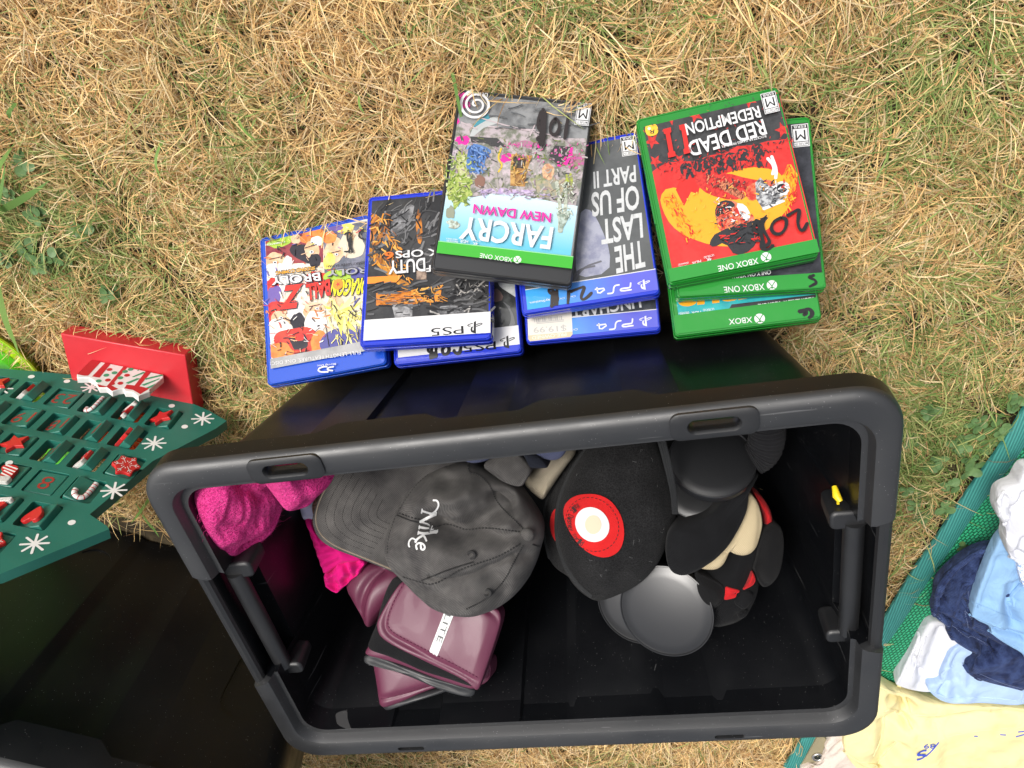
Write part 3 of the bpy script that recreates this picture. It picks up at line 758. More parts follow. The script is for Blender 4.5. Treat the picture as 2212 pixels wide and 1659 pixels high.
for (x, y, rx, ry, m, sd_) in [(350, 225, 45, 70, MAG, 1), (290, 410, 14, 22, MAG, 2), (335, 580, 60, 42, MAG, 3), (1490, 310, 12, 55, MAG, 4), (900, 610, 130, 30, paint((.45, .12, .28), rgb2=(.25, .2, .2), scale=300), 5), (720, 735, 50, 40, MAG, 15),
                               (1340, 760, 90, 60, paint((.42, .10, .27), rgb2=(.2, .22, .12), scale=250), 6), (260, 720, 55, 60, paint((.5, .42, .47), rgb2=(.25, .2, .24), scale=260), 7), (300, 1000, 110, 170, paint((.20, .30, .05), rgb2=(.42, .48, .14), scale=330), 8), (330, 780, 60, 130, paint((.3, .36, .06), rgb2=(.5, .5, .3), scale=330), 9),
                               (1010, 960, 70, 70, paint((.2, .22, .12), rgb2=(.34, .33, .2), scale=200), 10), (1270, 960, 40, 80, paint((.36, .42, .05), rgb2=(.22, .22, .1), scale=330), 11), (1140, 1000, 150, 90, paint((.23, .25, .2), rgb2=(.4, .33, .22), scale=200), 12), (700, 1030, 250, 26, paint((.38, .28, .48), rgb2=(.55, .45, .6), scale=220), 13), (820, 830, 240, 60, paint((.3, .29, .27), rgb2=(.5, .42, .45), scale=220), 14)]:
    blotch(sh, 'c2', (x, y), rx, ry, m, .3, 20, sd_)
# plain stand-in shapes for the cover picture
sh.ppoly('c2', [(395, 545), (420, 480), (560, 385), (650, 365), (640, 430), (520, 470), (430, 545)], paint((.42, .44, .44))); sh.ppoly('c2', [(400, 525), (425, 470), (575, 385), (560, 345), (440, 430)], paint((.06, .24, .30)))
sh.ppoly('c2', [(400, 545), (640, 560), (720, 640), (640, 640), (520, 600), (410, 600)], paint((.05, .05, .05))); sh.ppoly('c2', [(395, 600), (530, 630), (600, 680), (540, 720), (520, 830), (460, 885), (380, 860), (360, 790)], paint((.06, .14, .36), rgb2=(.10, .20, .45), scale=90), 1)
sh.ppoly('c2', [(765, 700), (950, 715), (900, 860), (885, 990), (755, 980), (755, 850)], paint((.30, .15, .05), rgb2=(.50, .30, .10), scale=150)); sh.ppoly('c2', [(780, 720), (900, 730), (880, 830), (780, 820)], paint((.06, .05, .045)))
sh.ppoly('c2', [(1150, 625), (1310, 640), (1280, 790), (1180, 800), (1090, 720)], paint((.045, .04, .045))); sh.ppoly('c2', [(1310, 640), (1300, 720), (1255, 800), (1200, 810), (1260, 740), (1290, 640)], MAG); blotch(sh, 'c2', (1090, 860), 55, 75, paint((.45, .22, .13), rgb2=(.6, .42, .25), scale=200), .1, 18, 3); blotch(sh, 'c2', (485, 945), 48, 58, paint((.22, .12, .09)), .1, 18, 3)
for pts in ([(640, 690), (620, 830), (650, 1010)], [(670, 630), (640, 760), (700, 960)], [(990, 760), (950, 900)], [(565, 965), (640, 1030)]): sh.stroke('c2', pts, .0022, paint((.33, .30, .28)))
sh.stroke('c2', [(680, 640), (640, 740), (690, 800), (650, 860)], .0018, paint((.6, .42, .05)))
for pts in ([(1165, 950), (1200, 1190), (1190, 1390)], [(1240, 960), (1250, 1150), (1200, 1390)]): sh.stroke('c2', pts, .0035, paint((.32, .36, .28), rgb2=(.5, .52, .45), scale=300))
sh.ppoly('c2', [(1160, 1220), (1300, 1200), (1250, 1310), (1195, 1400), (1180, 1300)], paint((.42, .5, .45), rgb2=(.2, .25, .2), scale=300))
blotch(sh, 'c2', (235, 1220), 40, 70, paint((.25, .27, .2)), .4, 14, 4); blotch(sh, 'c2', (250, 1320), 55, 35, paint((.5, .6, .55), rgb2=(.25, .26, .2), scale=300), .4, 14, 5)
for pts in ([(450, 370), (780, 470), (1200, 550)], [(560, 460), (980, 490)], [(975, 440), (930, 540)], [(320, 420), (460, 480)]): sh.stroke('c2', pts, .0013, paint((.45, .38, .40)))
MID = [(250, 560), (1430, 560), (1340, 1140), (180, 1010)]
scatter(sh, 'c2', MID, [paint(c_) for c_ in ((.10, .10, .08), (.30, .30, .26), (.42, .40, .38), (.16, .20, .06), (.28, .20, .24), (.06, .06, .06))], 240, 60, .0011, 1)
scatter(sh, 'c2', [(700, 600), (1430, 620), (1380, 850), (700, 720)], [MAG, paint((.5, .12, .28)), paint((.3, .2, .25))], 70, 26, .0016, 2)
scatter(sh, 'c2', [(190, 700), (420, 720), (400, 1160), (180, 1120)], [paint(c_) for c_ in ((.22, .32, .05), (.40, .46, .12), (.12, .18, .04), (.5, .55, .3))], 120, 50, .0012, 3)
scatter(sh, 'c2', [(290, 160), (420, 180), (400, 300), (290, 290)], [MAG, paint((.35, .03, .15))], 40, 24, .0016, 4); scatter(sh, 'c2', [(450, 1020), (1180, 1070), (1180, 1120), (450, 1060)], [paint((.35, .28, .45)), paint((.25, .22, .3)), paint((.45, .38, .48))], 60, 40, .0012, 5, 0, .3)
scatter(sh, 'c2', [(300, 230), (1380, 300), (1400, 540), (280, 470)], [paint(c_) for c_ in ((.05, .055, .06), (.10, .105, .11), (.14, .145, .15))], 26, 160, .0012, 6, .08, .25)
scatter(sh, 'c2', [(1180, 940), (1330, 960), (1300, 1300), (1170, 1280)], [paint(c_) for c_ in ((.2, .23, .18), (.4, .44, .36), (.55, .58, .5))], 60, 40, .0010, 7); scatter(sh, 'c2', [(750, 720), (940, 720), (890, 980), (760, 970)], [paint(c_) for c_ in ((.5, .28, .06), (.2, .1, .04), (.6, .4, .15))], 50, 40, .0010, 8)
scatter(sh, 'c2', [(380, 610), (580, 650), (520, 860), (370, 840)], [paint(c_) for c_ in ((.10, .2, .45), (.04, .09, .25), (.16, .28, .55))], 40, 60, .0014, 9, .9, .5)
q = sh.F.uv(V1('c2', 455, 278)); 
a = np.linspace(0, 1, 90); rr_ = .0146 * (1 - a) ** .75 + .0012; th = -1.2 + a * 2.35 * 2 * math.pi; vs, fs = ribbon(np.stack([q[0] + rr_ * np.cos(th), q[1] + rr_ * np.sin(th)], 1), .0026 * (1 - .25 * a), 0); sh.raw(vs, fs, WHITE)
sh.text('c2', 'UBISOFT', (560, 176), (372, 160), (556, 208), WHITE, .03)
sh.build('cover_sheet', c.root)
sh = c.sheet(.0018)
sh.text('c2', 'NEW DAWN', (1120, 1222), (432, 1140), (1112, 1306), MAG, .06)
sh.text('c2', 'FARCRY', (1140, 1345), (335, 1248), (1106, 1546), WHITE, .055)
for tx, a, b_, d_ in [('4K', (468, 1482), (424, 1477), (465, 1508)), ('ULTRA HD', (492, 1463), (410, 1455), (491, 1477)), ('HDR', (383, 1462), (312, 1452), (380, 1490)), ('XBOX ONE X', (290, 1452), (188, 1440), (289, 1464)), ('ENHANCED', (291, 1470), (192, 1458), (289, 1484))]:
    sh.text('c2', tx, a, b_, d_, WHITE, .02)
sh.build('title_lettering', c.root)
sh = c.sheet(.0008); sh.poly([(u0, vg), (u1, vg), (u1, vt), (u0, vt)], GREENBAND); sh.poly([(u0, vg - .0002), (u1, vg - .0002), (u1, vg + .0006), (u0, vg + .0006)], paint((.25, .6, .25)))
sh.text('c1', 'XBOX ONE', (2112, 1470), (1852, 1432), (2106, 1508), WHITE, .01); sphere_logo(sh, 'c1', (2152, 1496), 31, WHITE, GREENBAND); sh.build('platform_band', c.root)
rating(c, 'c2', (1350, 262), (1475, 272), (1315, 456), (1445, 468))
strokes(c, 'c2', [[(1265, 385), (1250, 480), (1235, 585)], [(1155, 405), (1110, 450), (1105, 530), (1150, 555), (1190, 500), (1185, 430), (1150, 402)], [(1045, 318), (1035, 450), (1018, 640)], [(1068, 345), (1055, 480), (1045, 640)], [(1030, 340), (1000, 430), (1000, 500), (1050, 520), (1060, 470), (1020, 420)], [(1010, 560), (990, 590), (1040, 600), (1055, 560)]], .0038, INKB)

# --- red cover, green shell
c = Case(POSE['g'], .1715, GREEN_PL, 'green plastic case with a red and yellow cover marked 20$, topmost at the right')
hv = c.hv; sh = c.sheet(); u0, u1 = -.0668, .0610
sh.clip = (u0, u1, -hv + .0105, hv - .0150); sh.poly([(u0, -hv + .0105), (u1, -hv + .0105), (u1, hv - .0150), (u0, hv - .0150)], paint((.60, .035, .03), rgb2=(.50, .025, .022), scale=55))
sh.ppoly('c3', [(145, 465), (600, 330), (1330, 150), (1500, 125), (1625, 625), (1500, 640), (1400, 650), (1260, 690), (1100, 700), (1000, 760), (840, 790), (680, 845), (560, 850), (420, 860), (330, 905), (258, 960)], paint((.030, .030, .032), rgb2=(.05, .05, .052), scale=40))
for x, y, r_, a in [(1215, 245, 85, .3), (690, 390, 85, .5), (450, 420, 80, .1), (265, 650, 80, .35), (300, 850, 70, .2), (1550, 540, 80, .6), (950, 270, 55, .9), (1510, 300, 45, .2), (530, 830, 60, .4)]:
    sh.ppoly('c3', star((x, y), r_, r_ * .42, 5, a), RED_D)
# sun disc and plain dark shapes in the picture's colours
sh.ppoly('c3', [(640, 1130), (420, 1100), (340, 1200), (370, 1330), (450, 1480), (600, 1590), (860, 1680), (1100, 1690), (1350, 1560), (1560, 1380), (1660, 1200), (1700, 1000), (1610, 840), (1560, 1010), (1480, 930), (1200, 900), (900, 1000)], YEL, 1)
sh.ppoly('c3', [(500, 1130), (580, 1290), (650, 1150), (720, 1170), (760, 1000), (560, 980)], RED, 0)
for i, (x, y) in enumerate([(600, 930), (720, 880), (820, 870), (930, 850), (1040, 830), (1160, 790), (1300, 740)]):
    sh.ppoly('c3', [(x - 60, y - 40), (x - 10, y - 70), (x + 50, y - 60), (x + 60, y + 10), (x + 30, y + 60), (x + 10, y + 110 - (i % 3) * 30), (x - 30, y + 60), (x - 55, y + 30)], DARK, 1)
sh.ppoly('c3', [(680, 980), (1000, 960), (1200, 1020), (1480, 1060), (1460, 1120), (1200, 1190), (1060, 1240), (820, 1180), (700, 1080)], RED_D, 1)
sh.ppoly('c3', [(880, 1090), (990, 1030), (1190, 1190), (1150, 1230)], paint((.10, .02, .015), rgb2=(.6, .2, .1), scale=900))
sh.ppoly('c3', [(890, 1280), (980, 1230), (1090, 1240), (1200, 1330), (1280, 1400), (1250, 1450), (1100, 1500), (940, 1550), (900, 1470)], paint((.45, .03, .02), rgb2=(.7, .22, .12), scale=160), 1)
sh.ppoly('c3', [(885, 1300), (960, 1225), (1080, 1250), (1075, 1330), (930, 1370), (890, 1420)], DARK, 1); sh.ppoly('c3', [(1080, 1260), (1180, 1270), (1240, 1380), (1200, 1450), (1150, 1400)], WHITE, 1)
sh.ppoly('c3', [(820, 1659), (900, 1540), (1250, 1440), (1430, 1375), (1340, 1500), (1320, 1590), (1250, 1720), (1090, 1790), (980, 1640), (870, 1700)], DARK, 1)
sh.ppoly('c3', [(1180, 1090), (1400, 1020), (1480, 1070), (1450, 1110), (1380, 1150), (1280, 1240), (1200, 1230)], paint((.65, .16, .08), rgb2=(.45, .03, .02), scale=200), 1)
sh.ppoly('c3', [(1280, 1060), (1330, 1010), (1420, 1100), (1490, 1080), (1540, 1065), (1610, 1110), (1590, 1190), (1600, 1230), (1360, 1330), (1290, 1220)], paint((.10, .10, .11), rgb2=(.45, .46, .47), scale=260))
q = sh.F.uv(V1('c3', 1542, 1118)); sh.poly(ellipse(q, .0068, .0068), WHITE); sh.poly(ellipse(q, .0045, .0045), DARK)
for pts in ([(1400, 820), (1470, 900), (1450, 980)], [(1440, 800), (1490, 930), (1480, 1020)], [(1360, 1320), (1590, 1225)]): sh.stroke('c3', pts, .0028, WHITE)
sh.ppoly('c3', chaikin([(190, 490), (315, 475), (335, 590), (210, 612)], 2), paint((.82, .45, .04))); sh.text('c3', 'R', (290, 538), (237, 545), (285, 578), DARK, .03); sh.ppoly('c3', star((238, 530), 22, 10, 6, .2), WHITE)
scatter(sh, 'c3', [(300, 870), (1650, 600), (1650, 720), (330, 980)], [DARK, RED_D, paint((.35, .02, .02))], 160, 34, .0011, 11); scatter(sh, 'c3', [(540, 880), (1380, 700), (1400, 860), (560, 1010)], [DARK, DARK, RED_D], 120, 60, .0020, 12, 1.4, .5)
scatter(sh, 'c3', [(350, 1180), (480, 1150), (700, 1600), (600, 1640)], [YEL, RED, paint((.6, .14, .02))], 110, 50, .0010, 13, 1.1, .4); scatter(sh, 'c3', [(1560, 900), (1680, 860), (1690, 1200), (1560, 1380)], [YEL, RED, paint((.6, .14, .02))], 70, 60, .0010, 14, 1.6, .4)
scatter(sh, 'c3', [(780, 980), (1200, 1080), (1150, 1230), (760, 1080)], [DARK, paint((.55, .2, .1)), paint((.25, .02, .02))], 90, 34, .0011, 15, -.9, .4); scatter(sh, 'c3', [(890, 1230), (1240, 1380), (1150, 1500), (900, 1480)], [DARK, paint((.7, .25, .15)), RED, WHITE], 90, 44, .0010, 16)
scatter(sh, 'c3', [(1280, 1040), (1580, 1080), (1580, 1240), (1340, 1320)], [DARK, WHITE, GREY], 60, 46, .0010, 17, -.4, .6); scatter(sh, 'c3', [(900, 1500), (1350, 1420), (1300, 1640), (950, 1700)], [DARK, RED, DARK], 60, 70, .0012, 18, -.2, .4); scatter(sh, 'c3', [(160, 470), (1480, 160), (1600, 600), (250, 900)], [paint((.05, .05, .052)), RED_D], 90, 26, .0006, 19); scatter(sh, 'c3', [(450, 1200), (1500, 1000), (1400, 1500), (700, 1600)], [paint((.62, .26, .02)), paint((.76, .42, .05))], 60, 40, .0008, 20)
sh.build('cover_sheet', c.root)
sh = c.sheet(.0028)
sh.text('c3', 'RED DEAD', (1355, 432), (608, 660), (1400, 580), WHITE, .045); sh.text('c3', 'REDEMPTION', (1312, 300), (585, 480), (1342, 415), WHITE, .045)
sh.text('c3', 'ROCKSTAR GAMES PRESENTS', (1385, 588), (948, 692), (1392, 612), WHITE, .02); sh.k = 0
for q4 in ([(548, 490), (588, 480), (640, 765), (598, 775)], [(392, 528), (432, 518), (486, 800), (444, 810)]):
    A_, B_, C_, D_ = [np.array(p, float) for p in q4]; L_ = lambda u, v: tuple(A_ + u * (B_ - A_) + v * (D_ - A_))
    sh.ppoly('c3', [L_(-.45, 0), L_(1.45, 0), L_(1.4, .16), L_(1.05, .19), L_(1.05, .81), L_(1.4, .84), L_(1.45, 1), L_(-.45, 1), L_(-.4, .84), L_(-.05, .81), L_(-.05, .19), L_(-.4, .16)], RED, layer=1)
sh.build('title_lettering', c.root); sh = c.sheet()
for tx, a, b_, d_ in [('HDR', (1270, 140), (1213, 155), (1272, 160)), ('4K', (1335, 125), (1302, 130), (1338, 150)), ('ULTRA HD', (1352, 104), (1288, 120), (1354, 117)), ('XBOX ONE X', (1190, 172), (1128, 182), (1191, 180)), ('ENHANCED', (1190, 154), (1126, 168), (1191, 164))]:
    sh.text('c5', tx, a, b_, d_, WHITE, .02)
sh.build('format_lettering', c.root)
sh = c.sheet(.0009); sh.poly([(u0, hv - .0150), (u1 + .004, hv - .0150), (u1 + .004, hv - .0025), (u0, hv - .0025)], GREENB2)
sh.text('c5', 'XBOX ONE', (1628, 128), (1375, 180), (1636, 165), WHITE, .012); sphere_logo(sh, 'c5', (1678, 133), 33, WHITE, GREENB2); sh.build('platform_band', c.root)
rating(c, 'c3', (1325, 212), (1470, 177), (1372, 410), (1518, 374))
strokes(c, 'c3', [[(1590, 1400), (1640, 1370), (1710, 1330), (1700, 1400), (1690, 1470), (1710, 1540), (1750, 1545), (1785, 1470)], [(1530, 1420), (1460, 1450), (1425, 1520), (1460, 1580), (1530, 1580), (1580, 1510), (1580, 1430), (1530, 1420)], [(1290, 1440), (1260, 1500), (1270, 1560), (1330, 1560), (1340, 1500), (1300, 1470)], [(1350, 1430), (1340, 1520), (1390, 1600), (1420, 1660), (1380, 1700)], [(1300, 1450), (1330, 1580), (1370, 1720)], [(1340, 1640), (1330, 1720), (1400, 1740), (1450, 1690)]], .0034, INK)

# --- grey cover, blue shell (second in the middle stack)
c = Case(POSE['e'], .1715, BLUE_PL, 'blue plastic case with a grey cover and tall white lettering, marked 21$')
hv = c.hv; sh = c.sheet(); u0, u1 = -.0660, .0610; vb_ = hv - .0255
sh.poly([(u0, -hv + .005), (u1, -hv + .005), (u1, vb_), (u0, vb_)], paint((.075, .080, .082), rgb2=(.10, .105, .108), scale=25))
sh.ppoly('c2', [(1330, 1659), (1340, 1300), (1400, 1180), (1480, 1200), (1560, 1350), (1640, 1560), (1630, 1750), (1350, 1800)], paint((.22, .23, .32), rgb2=(.33, .34, .42), scale=60), 1)
for pts in ([(455, 300), (520, 190), (640, 150)], [(440, 280), (500, 200), (600, 180)]): sh.stroke('c5', pts, .002, paint((.12, .12, .14)))
sh.build('cover_sheet', c.root)
sh = c.sheet(.0016); TW_ = paint((.74, .75, .76), rgb2=(.50, .51, .52), scale=420, lo=.22, hi=.46)
sh.text('c2', 'PART II', (1862, 795), (1488, 858), (1870, 945), TW_, .05); sh.text('c2', 'OF US', (1890, 970), (1470, 1040), (1900, 1190), TW_, .055)
sh.text('c2', 'LAST', (1918, 1215), (1552, 1280), (1932, 1440), TW_, .055); sh.text('c5', 'THE', (905, 15), (722, 60), (920, 185), TW_, .055); sh.build('title_lettering', c.root)
def ps_band(c, texts, vb_, top, u0, u1, logo, ttl):
    sh = c.sheet(.0010); sh.poly([(u0, vb_), (u1, vb_), (u1, c.hv - top), (u0, c.hv - top)], paint_grad((.10, .11, .55), (.05, .33, .72), 0, -.035, .05)); sh.poly([(u0, vb_ - .0004), (u1, vb_ - .0004), (u1, vb_ + .0004), (u0, vb_ + .0004)], WHITE)
    v, c_, s_ = logo; ps_logo(sh, v, c_, s_, WHITE)
    for v, t_, a, b_, d_, o_ in texts: sh.text(v, t_, a, b_, d_, WHITE, o_)
    for lines, v in ttl: 
        for pts in lines: sh.stroke(v, pts, .0015, WHITE, 1)
    return sh.build('platform_band', c.root)
ps4 = lambda dx, dy: [[(1455 + dx, 32 + dy), (1400 + dx, 40 + dy), (1378 + dx, 70 + dy), (1375 + dx, 130 + dy), (1355 + dx, 148 + dy), (1295 + dx, 152 + dy)], [(1610 + dx, 5 + dy), (1605 + dx, 60 + dy), (1590 + dx, 72 + dy), (1490 + dx, 82 + dy), (1465 + dx, 100 + dy), (1485 + dx, 118 + dy), (1620 + dx, 98 + dy)], [(1125 + dx, 95 + dy), (1285 + dx, 75 + dy), (1165 + dx, 165 + dy), (1150 + dx, 70 + dy)]]
ps_band(c, [('cK', 'Only On', (858, 165), (630, 208), (862, 195), -.005), ('cK', 'PlayStation.', (560, 205), (222, 258), (566, 245), .02)], vb_, .0048, u0, u1, ('cK', (1790, 30), 78), [(ps4(0, 0), 'cK')])
rating(c, 'c2', (1728, 555), (1865, 535), (1750, 735), (1885, 705))
strokes(c, 'cK', [[(790, 130), (900, 85), (990, 55), (960, 130), (930, 210), (960, 245), (1040, 190), (1080, 140)], [(755, 55), (770, 120), (755, 290)], [(520, 70), (490, 130), (560, 180), (620, 190), (600, 300), (520, 320)], [(610, 70), (605, 180), (610, 310)], [(550, 60), (545, 200), (535, 340)], [(540, 110), (600, 150), (560, 230), (590, 290)]], .0034, INKB)

# --- the lower of that stack
c = Case(POSE['f'], .1715, BLUE_PL, 'blue plastic case with a pale pre-owned price sticker, under the case marked 21$')
hv = c.hv; sh = c.sheet(); vb_ = hv - .0225
sh.poly([(u0, -hv + .005), (u1, -hv + .005), (u1, vb_), (u0, vb_)], paint((.030, .035, .042), rgb2=(.055, .062, .07), scale=50)); sh.build('cover_sheet', c.root)
sh = c.sheet(.0016); sh.text('cK', 'UNCHARTED', (1735, 180), (560, 370), (1760, 342), TW_, .06); sh.build('title_lettering', c.root)
ps_band(c, [('cK', 'Only On', (885, 612), (655, 655), (890, 648), -.005), ('cK', 'PlayStation.', (585, 652), (245, 705), (590, 690), .02)], vb_, .0050, u0, u1, ('cK', (1812, 525), 78), [(ps4(25, 488), 'cK')])
sh = c.sheet(.0030); stick = paint((.66, .63, .56), .6, False); stick2 = paint((.58, .47, .31), .6, False); stick3 = paint((.42, .41, .39), .6, False)
sh.ppoly('cK', [(205, 500), (805, 380), (818, 700), (790, 740), (240, 800), (215, 770)], stick, 0); sh.ppoly('cK', [(214, 722), (817, 668), (817, 705), (792, 738), (240, 798), (216, 768)], stick2, 0)
sh.text('cK', '$19.99', (730, 570), (282, 600), (738, 660), stick3, .02); sh.text('cK', 'PRE-OWNED', (732, 678), (262, 732), (738, 725), stick, .03)
for k_ in range(14): sh.stroke('cK', [(300 + k_ * 28, 455 + (14 - k_) * 3.2), (303 + k_ * 28, 500 + (14 - k_) * 3.0)], .0006 + .0006 * (k_ % 3), stick3, 0, layer=sh.k)
for y in (535, 553): sh.stroke('cK', [(330, y + 8), (700, y - 28)], .0007, stick3, 0)
sh.build('price_sticker', c.root)

# --- dark cover with the white band (left middle, upper)
c = Case(POSE['b'], .1715, BLUE_PL, 'blue plastic case with a black and orange cover and an unmarked white band')
hv = c.hv; sh = c.sheet(); u0, u1 = -.0668, .0625; vb_ = hv - .0285
sh.clip = (u0, u1, -hv + .006, vb_); sh.poly([(u0, -hv + .006), (u1, -hv + .006), (u1, vb_), (u0, vb_)], paint((.020, .020, .022), rgb2=(.045, .045, .047), scale=18))
OR2 = paint((.55, .20, .03), rgb2=(.16, .06, .02), scale=70); GR2 = paint((.08, .08, .085), rgb2=(.26, .26, .27), scale=80)
sh.ppoly('c4', [(1110, 60), (1180, 0), (1330, -90), (1300, 60), (1200, 160), (1130, 170)], GR2, 1); sh.ppoly('c4', [(955, 0), (1030, 20), (1060, 110), (1100, 200), (1060, 260), (960, 270)], OR2, 1); sh.ppoly('c4', [(1330, 60), (1360, -60), (1390, 120), (1380, 260), (1345, 240)], OR2, 1)
sh.ppoly('c4', [(950, 260), (1080, 380), (1190, 520), (1300, 580), (1260, 640), (1120, 520), (1000, 400), (950, 330)], paint((.62, .27, .03), rgb2=(.35, .14, .02), scale=90), 1)
sh.ppoly('c4', [(935, 520), (1225, 505), (1180, 560), (930, 575)], ORANGE); sh.ppoly('c4', [(1015, 650), (1300, 625), (1480, 690), (1310, 740), (1015, 748)], paint((.62, .22, .03), rgb2=(.45, .13, .02), scale=60)); sh.ppoly('c4', [(1480, 660), (1550, 575), (1530, 680), (1490, 720)], ORANGE, 0)
for p in ([(1145, 712), (1400, 700)], [(1450, 790), (1500, 880), (1480, 850)], [(1770, 750), (1740, 860)], [(1460, 800), (1620, 850), (1770, 770)], [(1660, 580), (1720, 660), (1790, 620)], [(1800, 640), (1850, 580), (1900, 540)]): sh.stroke('c4', p, .0016, paint((.40, .38, .36)))
sh.ppoly('c4', [(1140, 740), (1310, 735), (1305, 850), (1170, 865)], paint((.16, .16, .165), rgb2=(.34, .34, .35), scale=120)); sh.ppoly('c4', [(1340, 470), (1420, 460), (1420, 540), (1340, 540)], paint((.35, .26, .2), rgb2=(.15, .1, .08), scale=160)); sh.ppoly('c4', [(1480, 760), (1700, 740), (1740, 840), (1560, 860)], GR2, 1)
SM = [paint(c_) for c_ in ((.012, .012, .013), (.05, .05, .052), (.10, .10, .105), (.16, .16, .165))]
scatter(sh, 'c4', [(950, 0), (1500, -100), (1480, 420), (950, 460)], SM, 160, 120, .0018, 21, -.9, .5); scatter(sh, 'c4', [(940, 590), (1900, 560), (1900, 880), (920, 900)], SM[:3], 130, 160, .0018, 22, -.15, .3); scatter(sh, 'c4', [(960, 20), (1100, 0), (1300, 560), (1000, 420)], [paint((.6, .24, .03)), paint((.3, .1, .02)), paint((.7, .36, .08))], 90, 60, .0013, 23, 1, .6)
scatter(sh, 'c4', [(1280, 600), (1560, 580), (1540, 720), (1300, 740)], [paint((.6, .24, .03)), paint((.7, .36, .08)), SM[0]], 50, 70, .0012, 24, .2, .5); scatter(sh, 'c4', [(1020, 655), (1300, 640), (1300, 740), (1020, 745)], [paint((.45, .14, .02)), paint((.7, .3, .05))], 40, 90, .0008, 25, -.05, .1); scatter(sh, 'c4', [(1640, 560), (1900, 500), (1900, 680), (1650, 680)], SM[2:] + [paint((.4, .38, .36))], 50, 40, .0010, 26)
sh.build('cover_sheet', c.root)
sh = c.sheet(.0017); sh.text('c4', 'CALL OF', (1790, 400), (1415, 425), (1792, 455), WHITE, .05); sh.text('c4', 'DUTY', (1408, 362), (1112, 388), (1412, 472), WHITE, .05)
sh.text('c4', 'BLACK OPS', (1830, 265), (1168, 310), (1834, 325), WHITE, .045); sh.text('c4', '6', (1155, 314), (1080, 318), (1158, 372), paint((.78, .16, .02)), .045); sh.build('title_lettering', c.root)
sh = c.sheet(.0010); sh.poly([(u0, vb_), (u1, vb_), (u1, hv - .0062), (u0, hv - .0062)], WHITE); ps_logo(sh, 'c4', (1812, 930), 55, BLACK)
for pts in ([(1710, 915), (1706, 955), (1690, 962), (1620, 968), (1612, 985)], [(1600, 920), (1570, 925), (1562, 970), (1530, 978)], [(1460, 940), (1500, 936), (1505, 958), (1470, 962), (1458, 975), (1520, 982)]): pass
sh.text('c4', 'PS5', (1716, 912), (1455, 932), (1720, 975), BLACK, .0); sh.build('platform_band', c.root)
sh = Sheet(Frame(c.F.world(-c.HU - .0004, 0, -.0071), c.F.e2, c.F.e3), .0002); sh.poly([(vb_, -.0055), (hv - .0062, -.0055), (hv - .0062, .0055), (vb_, .0055)], WHITE); o = sh.build('spine_paper', None); o.matrix_world = sh.F.mat(); adopt(o, c.root)

# --- its lower neighbour, marked 20$
c = Case(POSE['c'], .1715, BLUE_PL, 'blue plastic case with a white band marked 20$, mostly under the black and orange one')
hv = c.hv; sh = c.sheet(); u0, u1 = -.0655, .0620; vb_ = hv - .0285
sh.clip = (u0, u1, -hv + .006, vb_); sh.poly([(u0, -hv + .006), (u1, -hv + .006), (u1, vb_), (u0, vb_)], paint((.030, .033, .032), rgb2=(.085, .09, .088), scale=38))
sh.ppoly('c4', [(1990, 560), (2060, 520), (2160, 560), (2150, 690), (2090, 650), (2010, 600)], paint((.45, .48, .46), rgb2=(.6, .62, .6), scale=90), 1); sh.ppoly('c4', [(1950, 620), (2000, 610), (2050, 700), (1950, 730)], paint((.22, .15, .13)), 1)
for k_ in range(7): sh.stroke('c4', [(2040 + k_ * 8, 720 + k_ * 6), (2110, 800 + k_ * 10), (2130 - k_ * 9, 900 + k_ * 6)], .0010, paint((.16, .165, .165)))
sh.build('cover_sheet', c.root)
sh = c.sheet(.0010); sh.poly([(u0, vb_), (u1, vb_), (u1, hv - .0085), (u0, hv - .0085)], WHITE); ps_logo(sh, 'c4', (2072, 1042), 55, BLACK); sh.text('c4', 'PS5', (1975, 1034), (1715, 1060), (1979, 1100), BLACK, .0); sh.build('platform_band', c.root)
strokes(c, 'c4', [[(1700, 1070), (1690, 1130), (1660, 1140), (1640, 1110)], [(1570, 1075), (1545, 1105), (1560, 1150), (1600, 1130), (1605, 1085), (1570, 1072)], [(1490, 1065), (1440, 1085), (1430, 1120), (1480, 1130), (1490, 1160), (1450, 1175)], [(1500, 1075), (1495, 1165)], [(1465, 1080), (1455, 1165)]], .0040, INK)

# --- the disc case at the far left
c = Case(POSE['a'], .1715, BLURAY_PL, 'blue plastic disc case with a crowded red, orange and yellow cover, leftmost of the cases')
hv = c.hv; sh = c.sheet(); u0, u1 = -.0660, .0605; vb_ = float(np.mean([c.F.uv(V1('c4', *p))[1] for p in ((150, 1255), (880, 1142))]))
sh.clip = (u0, u1, -hv + .006, vb_ - .011); sh.poly([(u0, -hv + .006), (u1, -hv + .006), (u1, vb_ - .011), (u0, vb_ - .011)], paint((.60, .52, .40), rgb2=(.75, .70, .60), scale=60))
PO = paint((.78, .26, .06), rgb2=(.62, .17, .04), scale=60); PW_ = paint((.80, .78, .74), rgb2=(.62, .60, .60), scale=90); PR = paint((.66, .06, .035), rgb2=(.50, .03, .03), scale=60); PY = paint((.78, .66, .10), rgb2=(.62, .55, .18), scale=120); PS_ = paint((.76, .50, .33), rgb2=(.62, .38, .22), scale=60); PK = paint((.025, .022, .03)); PG = paint((.35, .52, .06)); PV = paint((.15, .10, .34)); PN = paint((.09, .09, .28))
sh.ppoly('c4', [(125, 220), (400, 165), (590, 130), (590, 400), (130, 420)], paint((.20, .03, .05), rgb2=(.32, .06, .06), scale=50)); sh.ppoly('c4', [(590, 130), (940, 70), (935, 520), (600, 520)], paint((.10, .11, .14), rgb2=(.2, .2, .25), scale=60))
